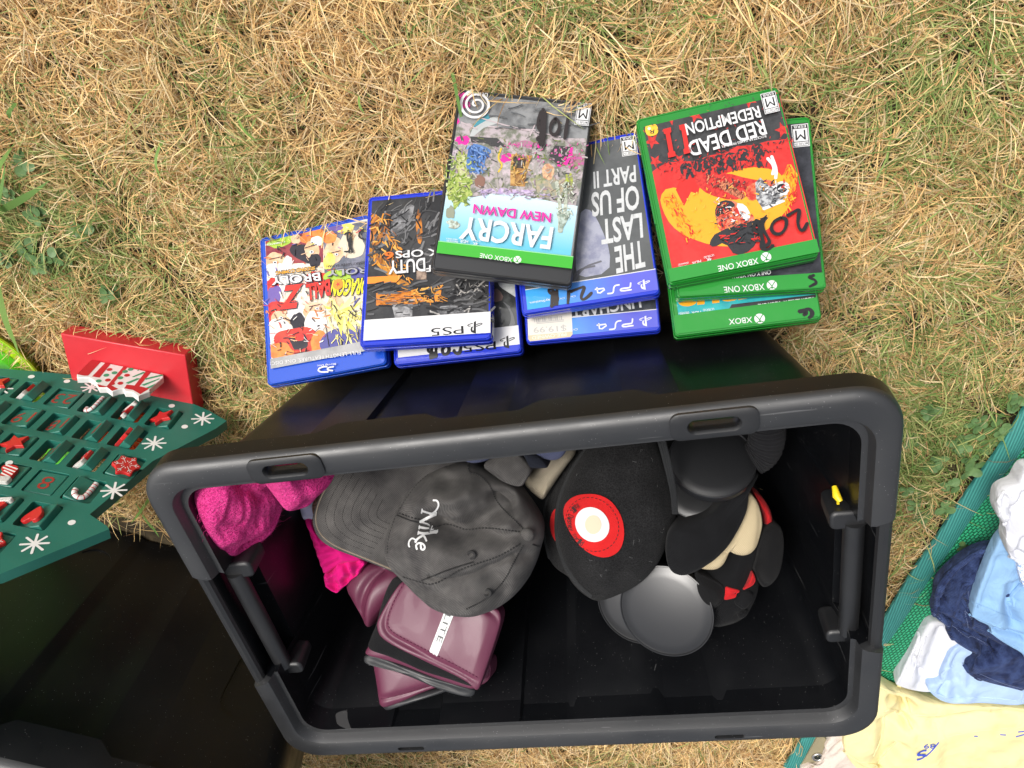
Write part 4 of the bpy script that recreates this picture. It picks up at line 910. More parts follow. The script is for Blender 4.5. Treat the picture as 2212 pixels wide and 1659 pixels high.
for x, y, rx, ry, m, a in [(250, 230, 110, 45, PG, -.3), (370, 215, 42, 40, PS_, 0), (500, 190, 100, 50, PO, -.3), (210, 400, 95, 80, PS_, 0), (230, 480, 120, 70, PW_, .1), (300, 420, 40, 70, PW_, .2), (440, 330, 120, 70, PK, .4), (500, 300, 60, 80, PS_, .2), (520, 390, 50, 60, PK, 0), (540, 230, 50, 40, PW_, 0), (680, 310, 85, 110, PS_, .3), (640, 390, 45, 70, PY, .3), (640, 200, 60, 50, PO, 0), (820, 260, 100, 120, paint((.62, .55, .42)), 0), (770, 130, 70, 40, PY, -.3), (690, 120, 60, 30, PV, 0),
                           (300, 560, 180, 60, PW_, .1), (180, 600, 60, 70, PR, 0), (190, 680, 60, 90, PV, .3), (560, 560, 120, 80, PR, .2), (720, 520, 120, 60, PG, 0), (870, 500, 60, 60, PN, 0), (230, 810, 110, 100, PR, 0), (260, 860, 90, 70, PS_, 0), (240, 940, 100, 90, PW_, .3), (380, 800, 80, 90, PW_, 0), (390, 880, 60, 70, PK, .2), (520, 800, 95, 80, PS_, 0), (530, 880, 90, 90, PW_, .4), (400, 1060, 220, 140, PR, 0), (240, 1120, 110, 70, PO, 0), (560, 1050, 70, 100, PO, 0), (400, 1040, 70, 70, PK, 0), (400, 1000, 40, 35, PR, 0), (820, 720, 130, 90, paint((.66, .58, .44)), 0), (690, 740, 70, 80, PS_, 0), (740, 1050, 170, 120, PN, 0)]:
    blotch(sh, 'c4', (x, y), rx, ry, m, .12, 18, int(x + y), a)
for k_ in range(11):
    a = -2.5 + k_ * .42; L_ = 210 + 60 * math.sin(k_ * 2.3); sh.ppoly('c4', [(720 + 40 * math.cos(a + 1.57), 830 + 40 * math.sin(a + 1.57)), (760 + L_ * math.cos(a), 860 + L_ * math.sin(a) * .9), (720 - 40 * math.cos(a + 1.57), 830 - 40 * math.sin(a + 1.57))], [PY, paint((.86, .80, .30))][k_ % 2])
for x, y, r_ in [(205, 405, 12), (500, 320, 12), (700, 340, 10), (255, 850, 11), (545, 775, 11)]: sh.ppoly('c4', ellipse((x, y), r_ * 1.5, r_), WHITE); sh.ppoly('c4', ellipse((x, y), r_ * .6, r_ * .6), PK)
for p in ([(160, 380), (250, 360)], [(440, 290), (540, 260)], [(650, 330), (730, 310)], [(480, 760), (580, 740)], [(300, 1120), (380, 1140), (480, 1110)], [(360, 900), (430, 940)], [(200, 880), (290, 850)], [(610, 900), (640, 1080)], [(780, 900), (800, 1040)], [(860, 900), (880, 980)]): sh.stroke('c4', p, .0008, PK)
DB = [PO, PW_, PR, PY, PS_, PK, PV]
scatter(sh, 'c4', [(130, 230), (900, 110), (900, 520), (150, 540)], DB + [PK, PK], 70, 60, .0009, 31); scatter(sh, 'c4', [(130, 780), (610, 700), (620, 1120), (150, 1170)], [PR, PO, PK, PW_, PS_, PK], 80, 60, .0010, 32); scatter(sh, 'c4', [(620, 700), (900, 660), (890, 1080), (630, 1110)], [PY, paint((.86, .80, .30)), PK, paint((.5, .45, .1)), PN], 70, 90, .0010, 33, 1.4, .6); scatter(sh, 'c4', [(140, 560), (600, 500), (600, 700), (140, 760)], [PW_, PV, PR, PK, PO], 40, 60, .0011, 34)
sh.text('c4', 'FUNIMATION', (288, 236), (132, 262), (291, 250), WHITE, .02)
sh.clip = None; sh.poly([(u0, vb_ - .011), (u1, vb_ - .011), (u1, vb_), (u0, vb_)], paint((.30, .30, .30), rgb2=(.38, .38, .38), scale=40)); sh.build('cover_sheet', c.root)
sh = c.sheet(.0065 - .0025)
for s_, a, b_, d_, m, o_ in [('DRAGON', (960, 520), (668, 545), (930, 655), paint((.85, .75, .02)), .06), ('BALL', (640, 535), (450, 580), (650, 665), paint((.72, .03, .02)), .06), ('Z', (425, 572), (280, 590), (385, 765), paint((.72, .03, .02)), .10), ('BROLY', (560, 482), (165, 520), (572, 548), WHITE, .05), ('SECOND COMING', (523, 434), (210, 475), (524, 460), paint((.8, .40, .03)), .04), ('BROLY', (1010, 430), (622, 465), (1012, 480), paint((.32, .32, .34)), .05), ('LEGENDARY SUPER SAIYAN', (1010, 385), (615, 425), (1011, 405), PK, .03)]:
    if m is not PK: sh.text('c4', s_, (a[0] + 5, a[1] - 6), (b_[0] - 6, b_[1] - 5), (d_[0] + 6, d_[1] + 7), PK, o_ + .06)
    sh.text('c4', s_, a, b_, d_, m, o_)
q = sh.F.uv(V1('c4', 718, 585)); sh.poly(ellipse(q, .006, .006), ORANGE); sh.poly([(p[0], p[1]) for p in star(q, .003, .0012)], PR)
sh.build('title_lettering', c.root)
sh = c.sheet(); sh.text('c4', 'FULL-LENGTH FEATURES, ONE DISC!', (888, 1105), (162, 1198), (892, 1138), WHITE, .01); sh.build('footer_lettering', c.root)
sh = c.sheet(.0014); sh.text('c4', 'Blu-ray Disc', (690, 1206), (540, 1222), (692, 1226), WHITE, .02)
for p in ([(672, 1240), (625, 1248), (622, 1268), (665, 1272)], [(560, 1250), (545, 1270), (570, 1284), (630, 1282)], [(560, 1252), (590, 1240), (620, 1240)]): sh.stroke('c4', p, .0016, WHITE)
sh.build('format_logo', c.root)
strokes(c, 'c4', [[(800, 150), (790, 220), (815, 270), (835, 330)], [(770, 190), (790, 170), (830, 175), (800, 250), (820, 320), (770, 325)], [(825, 180), (820, 260), (808, 335)], [(925, 145), (890, 170), (885, 210), (925, 225)]], .0022, INK)

# --- right stack, second and lowest
c = Case(POSE['h'], .1715, GREEN_PL, 'green plastic case with a black cover marked 5, under the red one')
hv = c.hv; sh = c.sheet(); u0, u1 = -.0640, .0600; vb_ = hv - .0160
sh.poly([(u0, -hv + .007), (u1, -hv + .007), (u1, vb_), (u0, vb_)], paint((.018, .019, .024), rgb2=(.045, .047, .058), scale=30)); sh.build('cover_sheet', c.root)
sh = c.sheet(.0016); sh.text('c5', 'ONLY ON XBOX ONE', (1712, 205), (1390, 245), (1712, 232), WHITE, .03); sh.build('title_lettering', c.root)
sh = c.sheet(.0010); sh.poly([(u0 - .002, vb_), (u1 + .004, vb_), (u1 + .004, hv - .0025), (u0 - .002, hv - .0025)], GREENB2); sh.text('c5', 'XBOX ONE', (1668, 290), (1413, 312), (1675, 330), WHITE, .012); sphere_logo(sh, 'c5', (1718, 301), 33, WHITE, GREENB2); sh.build('platform_band', c.root)
rating(c, 'c3', (1632, 495), (1798, 478), (1660, 712), (1818, 700))
strokes(c, 'c5', [[(1950, 250), (1970, 262), (1990, 270), (2000, 290), (1980, 300), (1955, 312)], [(1955, 248), (1985, 240)]], .0030, INK)
c = Case(POSE['i'], .1715, GREEN_PL, 'green plastic case with a teal cover marked 6, lowest of the right stack')
hv = c.hv; sh = c.sheet(); u0, u1 = -.0640, .0610; vb_ = hv - .0215
sh.poly([(u0, -hv + .007), (u1, -hv + .007), (u1, vb_), (u0, vb_)], paint((.02, .30, .33), rgb2=(.03, .38, .40), scale=50))
sh.ppoly('cJ', [(812, 380), (875, 278), (1960, 148), (1970, 255)], DARK); sh.build('cover_sheet', c.root)
sh = c.sheet(.0016); sh.text('cJ', 'XBOX SERIES X · XBOX ONE', (1910, 182), (1205, 272), (1916, 220), WHITE, .04)
sh.ppoly('cJ', ellipse((318, 240), 118, 62, -.08), YEL); sh.ppoly('cJ', [(440, 205), (545, 195), (530, 275), (440, 285)], YEL); sh.ppoly('cJ', [(620, 190), (715, 185), (720, 255), (630, 265)], YEL); sh.ppoly('cJ', [(730, 200), (940, 180), (945, 225), (780, 245)], YEL, 1); sh.ppoly('cJ', [(955, 180), (1080, 170), (1070, 205), (960, 222)], YEL)
for tx, a, b_, d_ in [('4K', (612, 352), (556, 358), (618, 392)), ('ULTRA HD', (652, 322), (512, 336), (653, 350)), ('HDR', (486, 360), (366, 368), (488, 398)), ('SMART', (322, 390), (220, 398), (323, 418)), ('DELIVERY', (335, 368), (200, 378), (336, 392))]: sh.text('cJ', tx, a, b_, d_, WHITE, .02)
sh.build('title_lettering', c.root)
sh = c.sheet(.0010); sh.poly([(u0 - .001, vb_), (u1 + .004, vb_), (u1 + .004, hv - .0035), (u0 - .001, hv - .0035)], GREENB2); sh.text('cJ', 'XBOX', (1130, 432), (836, 462), (1138, 505), WHITE, .015); sphere_logo(sh, 'cJ', (1227, 458), 68, WHITE, GREENB2); sh.build('platform_band', c.root)
strokes(c, 'cJ', [[(1720, 372), (1790, 358), (1850, 332), (1890, 370), (1890, 420), (1850, 448)], [(1775, 370), (1810, 370), (1815, 405), (1785, 410)]], .0042, INK)

# ------------------------------------------------------------------ the wooden advent tree
gp_, t, b = new_mat('green_painted_wood'); n = noise_tex(t, 26, 5); r = ramp(t, n.outputs['Fac'], [(.3, (.014, .135, .098)), (.7, (.020, .165, .122))]); t.links.new(r.outputs[0], b.inputs['Base Color']); b.inputs['Roughness'].default_value = .42
n2 = noise_tex(t, 500, 3); add_bump(t, b, n2.outputs['Fac'], .12, .0006); GREEN_W = gp_
RED_W, t, b = new_mat('red_painted_wood'); n = noise_tex(t, 30, 5); r = ramp(t, n.outputs['Fac'], [(.3, (.52, .018, .028)), (.7, (.60, .026, .036))]); t.links.new(r.outputs[0], b.inputs['Base Color']); b.inputs['Roughness'].default_value = .38; n2 = noise_tex(t, 420, 3); add_bump(t, b, n2.outputs['Fac'], .12, .0006)
WHITE_W = plastic('white_painted_wood', (.74, .73, .70), .5, .3); GLIT = cloth('white_glitter', (.74, .72, .68), (.55, .54, .50), weave=1600, wstr=.5, fuzz=.25); FIG_RED = plastic('red_figure_paint', (.55, .022, .022), .4, .1); NUM_RED = paint((.34, .035, .025), .5, False); WPAINT = paint((.78, .78, .75), .5, False); GPAINT = paint((.04, .30, .15), .5, False); RPAINT = paint((.48, .02, .025), .5, False); FIG_WHITE = plastic('white_figure_paint', (.76, .75, .72), .45, .1); FIG_DARK = paint((.30, .02, .02), .5, False)
ta = np.array([-.936, .352, 0.0]); tb = np.array([0.0, .10, .995]); PIT = .0405; RHO = 1.1
TF = Frame(at(67, 846, .072), -ta, tb)      # u runs to the photograph's left, v up the tree, w to the front
tree = thing('advent_calendar', 'green wooden tree-shaped advent calendar with small tilted numbered doors on a red stand', 'advent calendar', TF)
cells = {}
for (i, j) in [(-2, 0), (-1, 0), (0, 0), (1, 0), (2, 0), (3, 0), (4, 0), (-1.5, 1), (-.5, 1), (.5, 1), (1.5, 1), (2.5, 1), (3.5, 1), (0, 2), (1, 2), (2, 2), (3, 2), (4, 2), (.5, 3), (1.5, 3), (2.5, 3), (3.5, 3), (1, 4), (2, 4), (3, 4), (1.5, 5), (2.5, 5)]:
    cells[(i, j)] = (-i * PIT, j * PIT * RHO)
outl = [(0, 796), (80, 802), (154, 809), (280, 838), (415, 871), (452, 887), (490, 909), (466, 926), (385, 968), (330, 996), (194, 1111), (231, 1136), (236, 1143), (95, 1201), (0, 1240)]
ou = [tuple(p) for p in TF.uvs(outl)]
ou += [(.085, .315), (.05, .36), (.09, .37), (-.0, .46), (-.02, .475), (.03, .40)] if False else [(.03, .36), (.12, .30), (.13, .12), (.16, .02), (.17, -.035)]
HW, HV = PIT * .40, PIT * RHO * .385
holes = [rrect(u - HW, u + HW, v - HV, v + HV, .0025, 3) for u, v in cells.values()]
T3 = .013
tri = tessellate_polygon([[Vector((p[0], p[1], 0)) for p in L] for L in [ou] + holes]); flat = [p for L in [ou] + holes for p in L]; nF = len(flat)
mb = MB(); vs = [(p[0], p[1], 0) for p in flat] + [(p[0], p[1], -T3) for p in flat]; fs = [list(x) for x in tri] + [[nF + i for i in x][::-1] for x in tri]; k = 0
for L in [ou] + holes:
    m_ = len(L); fs += [[k + i, k + (i + 1) % m_, nF + k + (i + 1) % m_, nF + k + i] for i in range(m_)]; k += m_
mb.add(vs, fs); o = mb.build('tree_panel', GREEN_W, smooth=35); o.parent = tree; bevel(o, .0011, 2, 50)
# the stand the tree is fixed to
zb = .036
bq = [at(*p, zb) for p in [(130, 720), (400, 767), (417, 872)]]; bl = bq[0] + (bq[2] - bq[1]); 
mb = MB(); mb.prism([tuple(p[:2]) for p in (bq[0], bq[1], bq[2] + .35 * (bq[2] - bq[1]), bl + .35 * (bq[2] - bq[1]))], .010, zb); o = mb.build('stand', RED_W); bevel(o, .0015, 2); adopt(o, tree)
def shape_on(parent, fr, poly, z0, z1, name, mat, bev=.0006):
    mb = MB(); mb.prism([tuple(p) for p in poly], z0, z1); o = mb.build(name, mat); 
    if bev: bevel(o, bev, 2, 50)
    o.parent = parent; return o
# painted snow on the panel
for x, y, r_ in [(2, 840, .0125), (197, 837, .011), (438, 905, .0125), (333, 958, .0125), (246, 1060, .0125), (75, 1175, .0125)]:
    q = TF.uv((x, y)); sh = Sheet(TF, .0003)
    for k_ in range(4):
        a = k_ * math.pi / 4 + .35; vs, fs = ribbon([q - r_ * np.array([math.cos(a), math.sin(a)]), q, q + r_ * np.array([math.cos(a), math.sin(a)])], .0024, 0); sh.raw(vs, fs, WPAINT)
    sh.build('painted_snowflake', tree)
for x, y in [(67.7, 814), (144.6, 824), (371, 877), (399, 922), (155, 1129), (20, 1000)]: sh = Sheet(TF, .0003); sh.poly(ellipse(TF.uv((x, y)), .0036, .0036), WPAINT); sh.build('painted_dot', tree)
# the row of gift boxes along the bottom
GFr = Frame(at(*V1('cL', 950, 415), zb + .001), TF.e1, TF.e2)
GO = GFr.uvs(V('cL', [(800, 565), (950, 415), (1330, 492), (1700, 570), (1700, 600), (1560, 720), (1560, 745), (1460, 782), (1440, 800), (1380, 750), (1300, 745), (1285, 715), (1230, 722), (1165, 745), (1110, 705), (1030, 705), (995, 640), (925, 600), (800, 600)]))
mb = MB(); mb.prism([tuple(p) for p in GO], -.008, 0); gift = mb.build('gift_boxes', WHITE_W, frame=GFr); bevel(gift, .0008, 2, 50); adopt(gift, tree)
sh = Sheet(GFr, .0002)
sh.ppoly('cL', [(800, 565), (950, 415), (1050, 436), (918, 578), (880, 580)], RPAINT, layer=1); sh.ppoly('cL', [(958, 588), (1095, 446), (1150, 458), (1035, 600)], RPAINT, layer=1); sh.ppoly('cL', [(1110, 690), (1285, 484), (1328, 492), (1150, 692)], RPAINT, layer=1)
sh.ppoly('cL', [(1010, 668), (1110, 692), (1160, 680), (1230, 718), (1165, 738), (1115, 698), (1030, 700)], RPAINT, layer=1); sh.ppoly('cL', [(1320, 672), (1400, 682), (1520, 530), (1572, 545), (1450, 690), (1555, 712), (1460, 772), (1385, 728), (1292, 712)], RPAINT, layer=1)
for a in ([(1370, 592), (1490, 540), (1520, 548), (1395, 594)], [(1305, 655), (1425, 605), (1465, 610), (1335, 665)], [(1500, 610), (1690, 565), (1695, 580), (1520, 622)], [(1470, 675), (1650, 610), (1670, 612), (1500, 685)], [(1420, 525), (1460, 512), (1440, 528)], [(1520, 705), (1620, 660), (1590, 690), (1550, 712)]): sh.ppoly('cL', a, GPAINT, layer=1)
for x, y, m in [(1140, 517, RPAINT), (1192, 551, GPAINT), (1107, 576, GPAINT), (1123, 627, RPAINT), (1027, 636, GPAINT), (1322, 577, RPAINT), (1253, 603, GPAINT), (1253, 660, RPAINT), (1360, 515, GPAINT), (1302, 538, GPAINT), (1165, 664, RPAINT)]: sh.poly(ellipse(GFr.uv(V1('cL', x, y)), .0031, .0031), m, 2)
o = sh.build('gift_wrap_print', gift)

def candy(parent, z, flip=1):
    pts = [(-.004, -.013), (-.004, .004), (-.003, .010), (.002, .0125), (.0075, .010), (.0085, .004)]
    p = resample(chaikin([(x * flip, y) for x, y in pts], 2, False), 26, False); mb = MB(); mb.tube(np.c_[p, np.full(len(p), z + .002)], .0028, n=8, flat=.8); o = mb.build('candy_cane', FIG_WHITE, smooth=60); o.parent = parent
    mb = MB()
    for i in range(2, 25, 3): mb.tube([(*p[i], z + .002), (*(p[i] + (p[i + 1] - p[i]) * .5), z + .002)], .00305, n=8, flat=.8)
    s_ = mb.build('stripes', RPAINT, smooth=60); s_.parent = parent
def boot(parent, z, dots=False):
    b_ = [(-.009, .013), (.005, .013), (.005, .001), (.004, -.002), (.010, -.005), (.0115, -.010), (.007, -.0135), (-.006, -.012), (-.009, -.004)]
    shape_on(parent, None, chaikin(b_, 2), z, z + .004, 'boot_figure', FIG_RED)
    shape_on(parent, None, rrect(-.0105, .0065, .006, .0145, .002, 3), z, z + .0048, 'boot_cuff', GLIT)
    sh = Sheet(TF, z + .0042); sh.mb = MB()
    if not dots:
        for k_ in range(4): y = -.010 + k_ * .0042; sh.raw([(-.0085, y + .003), (.0045 + .004 * (k_ < 2), y - .002), (.0045 + .004 * (k_ < 2), y - .0002), (-.0085, y + .0048)], [[0, 1, 2, 3]], WPAINT, 1)
    else:
        for x, y in [(-.004, .002), (.001, -.002), (-.005, -.005), (.004, -.008), (-.001, -.009)]: sh.poly(ellipse((x, y), .001, .001), WPAINT, 1)
    sh.build('boot_print', parent)
def hat(parent, z):
    shape_on(parent, None, chaikin([(-.011, -.006), (.011, -.006), (.006, .006), (-.006, .015), (-.010, .013), (-.006, .004)], 1), z, z + .004, 'hat_figure', FIG_RED)
    shape_on(parent, None, rrect(-.013, .013, -.011, -.0055, .0022, 3), z, z + .005, 'hat_brim', GLIT); shape_on(parent, None, ellipse((-.0085, .0145), .0034, .0034, 0, 14), z, z + .005, 'pompom', GLIT)
def starfig(parent, z): shape_on(parent, None, star((0, 0), .0150, .0072, 5, .3), z, z + .0045, 'star_figure', FIG_RED)
def flake(parent, z):
    shape_on(parent, None, chaikin(star((0, 0), .0165, .0100, 6, .26), 2), z, z + .0045, 'snowflake_figure', FIG_RED); sh = Sheet(TF, z + .0047)
    for k_ in range(6):
        a = k_ * math.pi / 3 + .26; d = np.array([math.cos(a), math.sin(a)]); n_ = np.array([-d[1], d[0]])
        for p in ([d * .003, d * .0125], [d * .008, d * .0105 + n_ * .0022], [d * .008, d * .0105 - n_ * .0022]): vs, fs = ribbon(p, .0006, 0); sh.raw(vs, fs, WPAINT, 1)
        a += math.pi / 6; sh.poly(ellipse((.005 * math.cos(a), .005 * math.sin(a)), .0007, .0007, 0, 10), WPAINT, 1)
    sh.build('snowflake_print', parent)
def heart(parent, z):
    shape_on(parent, None, chaikin([(0, .006), (.005, .0115), (.011, .009), (.0115, .002), (.005, -.006), (0, -.0115), (-.005, -.006), (-.0115, .002), (-.011, .009), (-.005, .0115)], 2), z, z + .0045, 'heart_figure', FIG_RED)
def number(s_):
    def f(parent, z):
        sh = Sheet(TF, z + .0003); w_ = .0062 * len(s_); vs, fs = fit_text(s_, (-w_, -.0095), (w_, -.0095), (-w_, .0095), -.012); sh.raw(vs, fs, NUM_RED, 1); sh.build('door_number', parent)
    return f
DOORS = {(0, 0): (boot, 62, 0), (1, 0): (number('23'), 10, 0), (2, 0): (candy, 38, 0), (3, 0): (hat, 60, 0), (4, 0): (starfig, 28, 0), (.5, 1): (number('19'), 20, 0), (1.5, 1): (number('18'), 32, 0), (2.5, 1): (number('11'), 52, 0), (3.5, 1): (starfig, 70, 0),
         (1, 2): (starfig, 14, 0), (2, 2): (number('13'), 55, 0), (3, 2): (boot, 58, 1), (4, 2): (flake, -16, 0), (1.5, 3): (boot, 10, 0), (2.5, 3): (number('8'), 2, 0), (3.5, 3): (candy, -26, 0), (2, 4): (hat, 24, 0), (3, 4): (heart, 32, 0), (2.5, 5): (flake, -3, 0), (0, 2): (number('14'), 50, 0), (.5, 3): (hat, 12, 0), (1, 4): (number('4'), 20, 0), (1.5, 5): (heart, 15, 0), (-.5, 1): (number('20'), 40, 0), (-1, 0): (starfig, 12, 0), (-2, 0): (hat, 20, 0), (-1.5, 1): (number('21'), 8, 0)}
dw, dv = HW - .0012, HV - .0012
for key, (fig, ang, dots) in DOORS.items():
    u, v = cells[key]; mb = MB(); mb.prism(rrect(-dw, dw, -dv, dv, .0012, 2), -.0052, .0052); d = mb.build('door', GREEN_W); bevel(d, .0011, 2, 50)
    d.parent = tree; d.location = (u, v, -.0062); d.rotation_euler = (0, R(ang * .8), 0)
    if dots: boot(d, .0052, True)
    else: fig(d, .0052)
    for sg in (-1, 1): pass
BLOCK.append([tuple(p[:2]) for p in (bq[0], bq[1], bq[2] + .3 * (bq[2] - bq[1]), bl + .3 * (bq[2] - bq[1]))])

# toys peeping out round the advent tree
LIME = plastic('lime_plastic', (.48, .72, .02), .25, .05, coat=.5); LIME2 = plastic('bright_green_plastic', (.12, .62, .04), .25, .05, coat=.5); ORG = plastic('orange_plastic', (.80, .10, .01), .3, .05)
pc = at(-48, 850, .03); pe = at(82, 801, .03); br = np.linalg.norm((pe - pc)[:2])
bowl = thing('toy_bowl', 'lime green plastic toy bowl behind the left edge of the advent tree', 'toy', loc=(pc[0], pc[1], 0))
mb = MB(); mb.lathe([(0.001, .004), (br * .70, .004), (br * .80, .008), (br * .93, .030), (br, .034), (br, .031), (br * .96, .028), (br * .82, .004), (br * .7, .001), (.001, .001)], 64); o = mb.build('bowl', LIME, smooth=50); o.parent = bowl
mb = MB(); mb.lathe([(.001, .020), (br * .42, .020), (br * .55, .016), (br * .58, .005), (br * .40, .005)], 48); o = mb.build('insert', LIME2, smooth=50); o.parent = bowl
BLOCK.append([tuple(pc[:2] + br * .9 * np.array([math.cos(a), math.sin(a)])) for a in np.linspace(0, 6.28, 18, endpoint=False)])
def plank(name, label, px, z, poly, thick, mat, cat='toy'):
    f = Frame(at(*px, z), (1, 0, 0), (0, 1, 0)); P = [tuple(p) for p in f.uvs(poly)]; mb = MB(); mb.prism(P, -thick, 0); o = mb.build(name, mat, frame=f); bevel(o, .002, 2); tag(o, label, cat); return o
plank('toy_shovel', 'bright green plastic toy shovel lying behind the advent tree', (110, 985), .03, [(58, 1030), (120, 950), (165, 960), (150, 985), (108, 1052), (80, 1062), (30, 1075), (20, 1050)], .008, LIME2)
ob = thing('toy_basket', 'orange openwork plastic toy basket behind the right side of the advent tree', 'toy', Frame(at(285, 945, .02), (1, 0, 0), (0, 1, 0)))
mb = MB()
for k_ in range(7): mb.tube([(-.035 + k_ * .0115, -.03, .012), (-.035 + k_ * .0115 + .01, .03, .012)], .0018, n=5); mb.tube([(-.036, -.03 + k_ * .01, .0125), (.036, -.028 + k_ * .01, .0125)], .0018, n=5)
o = mb.build('lattice', ORG); o.parent = ob
mb = MB(); mb.prism(rrect(-.04, .04, -.034, .034, .008, 4), -.012, .006); o = mb.build('tray', ORG); o.parent = ob; bevel(o, .002, 2)

# ------------------------------------------------------------------ the green mat and the clothes on it
MZ = .024
mesh_m, t, b = new_mat('green_woven_mesh'); tc = node(t, 'ShaderNodeTexCoord'); mp = node(t, 'ShaderNodeMapping'); mp.inputs['Rotation'].default_value = (0, 0, R(12)); t.links.new(tc.outputs['Object'], mp.inputs[0])
br_ = node(t, 'ShaderNodeTexBrick'); br_.inputs['Scale'].default_value = 1; br_.inputs['Brick Width'].default_value = .0062; br_.inputs['Row Height'].default_value = .0040; br_.inputs['Mortar Size'].default_value = .0009; br_.inputs['Mortar Smooth'].default_value = .6; br_.offset = .5
br_.inputs['Color1'].default_value = (.035, .36, .17, 1); br_.inputs['Color2'].default_value = (.045, .42, .21, 1); br_.inputs['Mortar'].default_value = (.006, .12, .055, 1)
t.links.new(mp.outputs[0], br_.inputs['Vector']); t.links.new(br_.outputs['Color'], b.inputs['Base Color']); b.inputs['Roughness'].default_value = .38
inv = node(t, 'ShaderNodeMath', operation='SUBTRACT'); inv.inputs[0].default_value = 1; t.links.new(br_.outputs['Fac'], inv.inputs[1]); add_bump(t, b, inv.outputs[0], .9, .0018)
hem_m, t, b = new_mat('teal_binding'); tc = node(t, 'ShaderNodeTexCoord'); mp = node(t, 'ShaderNodeMapping'); mp.inputs['Rotation'].default_value = (0, 0, R(-8)); t.links.new(tc.outputs['Object'], mp.inputs[0])
w = node(t, 'ShaderNodeTexWave', wave_type='BANDS', bands_direction='Y'); w.inputs['Scale'].default_value = 105; w.inputs['Distortion'].default_value = .3; t.links.new(mp.outputs[0], w.inputs['Vector'])
r = ramp(t, w.outputs['Fac'], [(0, (.018, .15, .135)), (1, (.050, .27, .235))]); t.links.new(r.outputs[0], b.inputs['Base Color']); b.inputs['Roughness'].default_value = .55; add_bump(t, b, w.outputs['Fac'], .5, .0008)
eA = at(2212, 878, MZ); eB = at(1692, 1652, MZ); ed = (eB - eA) / np.linalg.norm(eB - eA); en = np.array([ed[1], -ed[0], 0]); 
if (at(2150, 1400, MZ) - eA) @ en < 0: en = -en
MF = Frame(eA, ed, np.cross([0, 0, 1], ed)); sgn = 1 if (en @ MF.e2) > 0 else -1
Lm = np.linalg.norm(eB - eA)
mat_root = thing('picnic_mat', 'green woven mesh mat with teal binding and a metal eyelet corner, under the clothes', 'mat', MF)
def strip(name, u0, u1, v0, v1, z, mat, bulge=.0, nu=60, nv=8, wav=.0):
    mb = MB(); us = np.linspace(u0, u1, nu); vs_ = np.linspace(v0, v1, nv); P = []
    for i, u in enumerate(us):
        for j, v in enumerate(vs_):
            f_ = j / (nv - 1); zz = z + bulge * math.sin(math.pi * f_) + wav * (math.sin(u * 23 + v * 9) * .6 + math.sin(u * 41 - v * 17) * .4); P.append((u, sgn * v, zz))
    k0 = len(P); P += [(p[0], p[1], p[2] - .004) for p in P]
    fs = [];
    for i in range(nu - 1):
        for j in range(nv - 1): a = i * nv + j; q = [a, a + nv, a + nv + 1, a + 1]; fs.append(q); fs.append([k0 + x for x in q][::-1])
    bd = [i * nv for i in range(nu)] + [(nu - 1) * nv + j for j in range(1, nv)] + [i * nv + nv - 1 for i in range(nu - 2, -1, -1)] + [j for j in range(nv - 2, 0, -1)]
    for a, c_ in zip(bd, bd[1:] + bd[:1]): fs.append([a, c_, k0 + c_, k0 + a])
    mb.add(P, fs); o = mb.build(name, mat, smooth=60); o.parent = mat_root; return o
strip('mesh_panel', -.35, Lm - .004, .016, .75, 0, mesh_m, 0, 90, 30, .003)
strip('binding', -.35, Lm, .0, .025, .0015, hem_m, .0030, 90, 8, .003)
def strip2():
    mb = MB(); P = []; nu, nv = 8, 60
    for j in range(nv):
        for i in range(nu): u = Lm - .036 + .037 * i / (nu - 1); v = .0 + .75 * j / (nv - 1); P.append((u, sgn * v, .0024 + .003 * math.sin(math.pi * i / (nu - 1))))
    fs = [[j * nu + i, j * nu + i + 1, (j + 1) * nu + i + 1, (j + 1) * nu + i] for j in range(nv - 1) for i in range(nu - 1)]; mb.add(P, fs); o = mb.build('binding', hem_m, smooth=60); o.parent = mat_root
strip2()
tanm = cloth('tan_corner_cloth', (.30, .26, .16), weave=1200)
def corner_patch():
    q = [MF.uv(p) for p in V('cI', [(365, 735), (425, 735), (480, 800), (420, 830), (400, 900), (330, 1000), (225, 980)])]; mb = MB(); mb.prism([tuple(p) for p in q], .004, .0078); o = mb.build('corner_patch', tanm); o.parent = mat_root
    c_ = MF.uv(V1('cI', 368, 905)); steel, t, b = new_mat('steel'); b.inputs['Metallic'].default_value = 1; b.inputs['Base Color'].default_value = (.62, .6, .56, 1); b.inputs['Roughness'].default_value = .25
    mb = MB(); a = np.linspace(0, 2 * math.pi, 28, endpoint=False); mb.tube(np.stack([c_[0] + .0072 * np.cos(a), c_[1] + .0072 * np.sin(a), np.full(28, .0088)], 1), .0022, closed=True, n=8); o = mb.build('eyelet', steel, smooth=60); o.parent = mat_root
    mb = MB(); mb.lathe([(.001, 0), (.006, 0), (.006, .001)], 24, c=(c_[0], c_[1], .0080)); o = mb.build('eyelet_hole', paint((.01, .015, .012), .9, False)); o.parent = mat_root
corner_patch()
BLOCK.append([MF.world(u, sgn * v)[:2] for u, v in ((-.35, .008), (Lm - .006, .008), (Lm - .006, .75), (-.35, .75))])

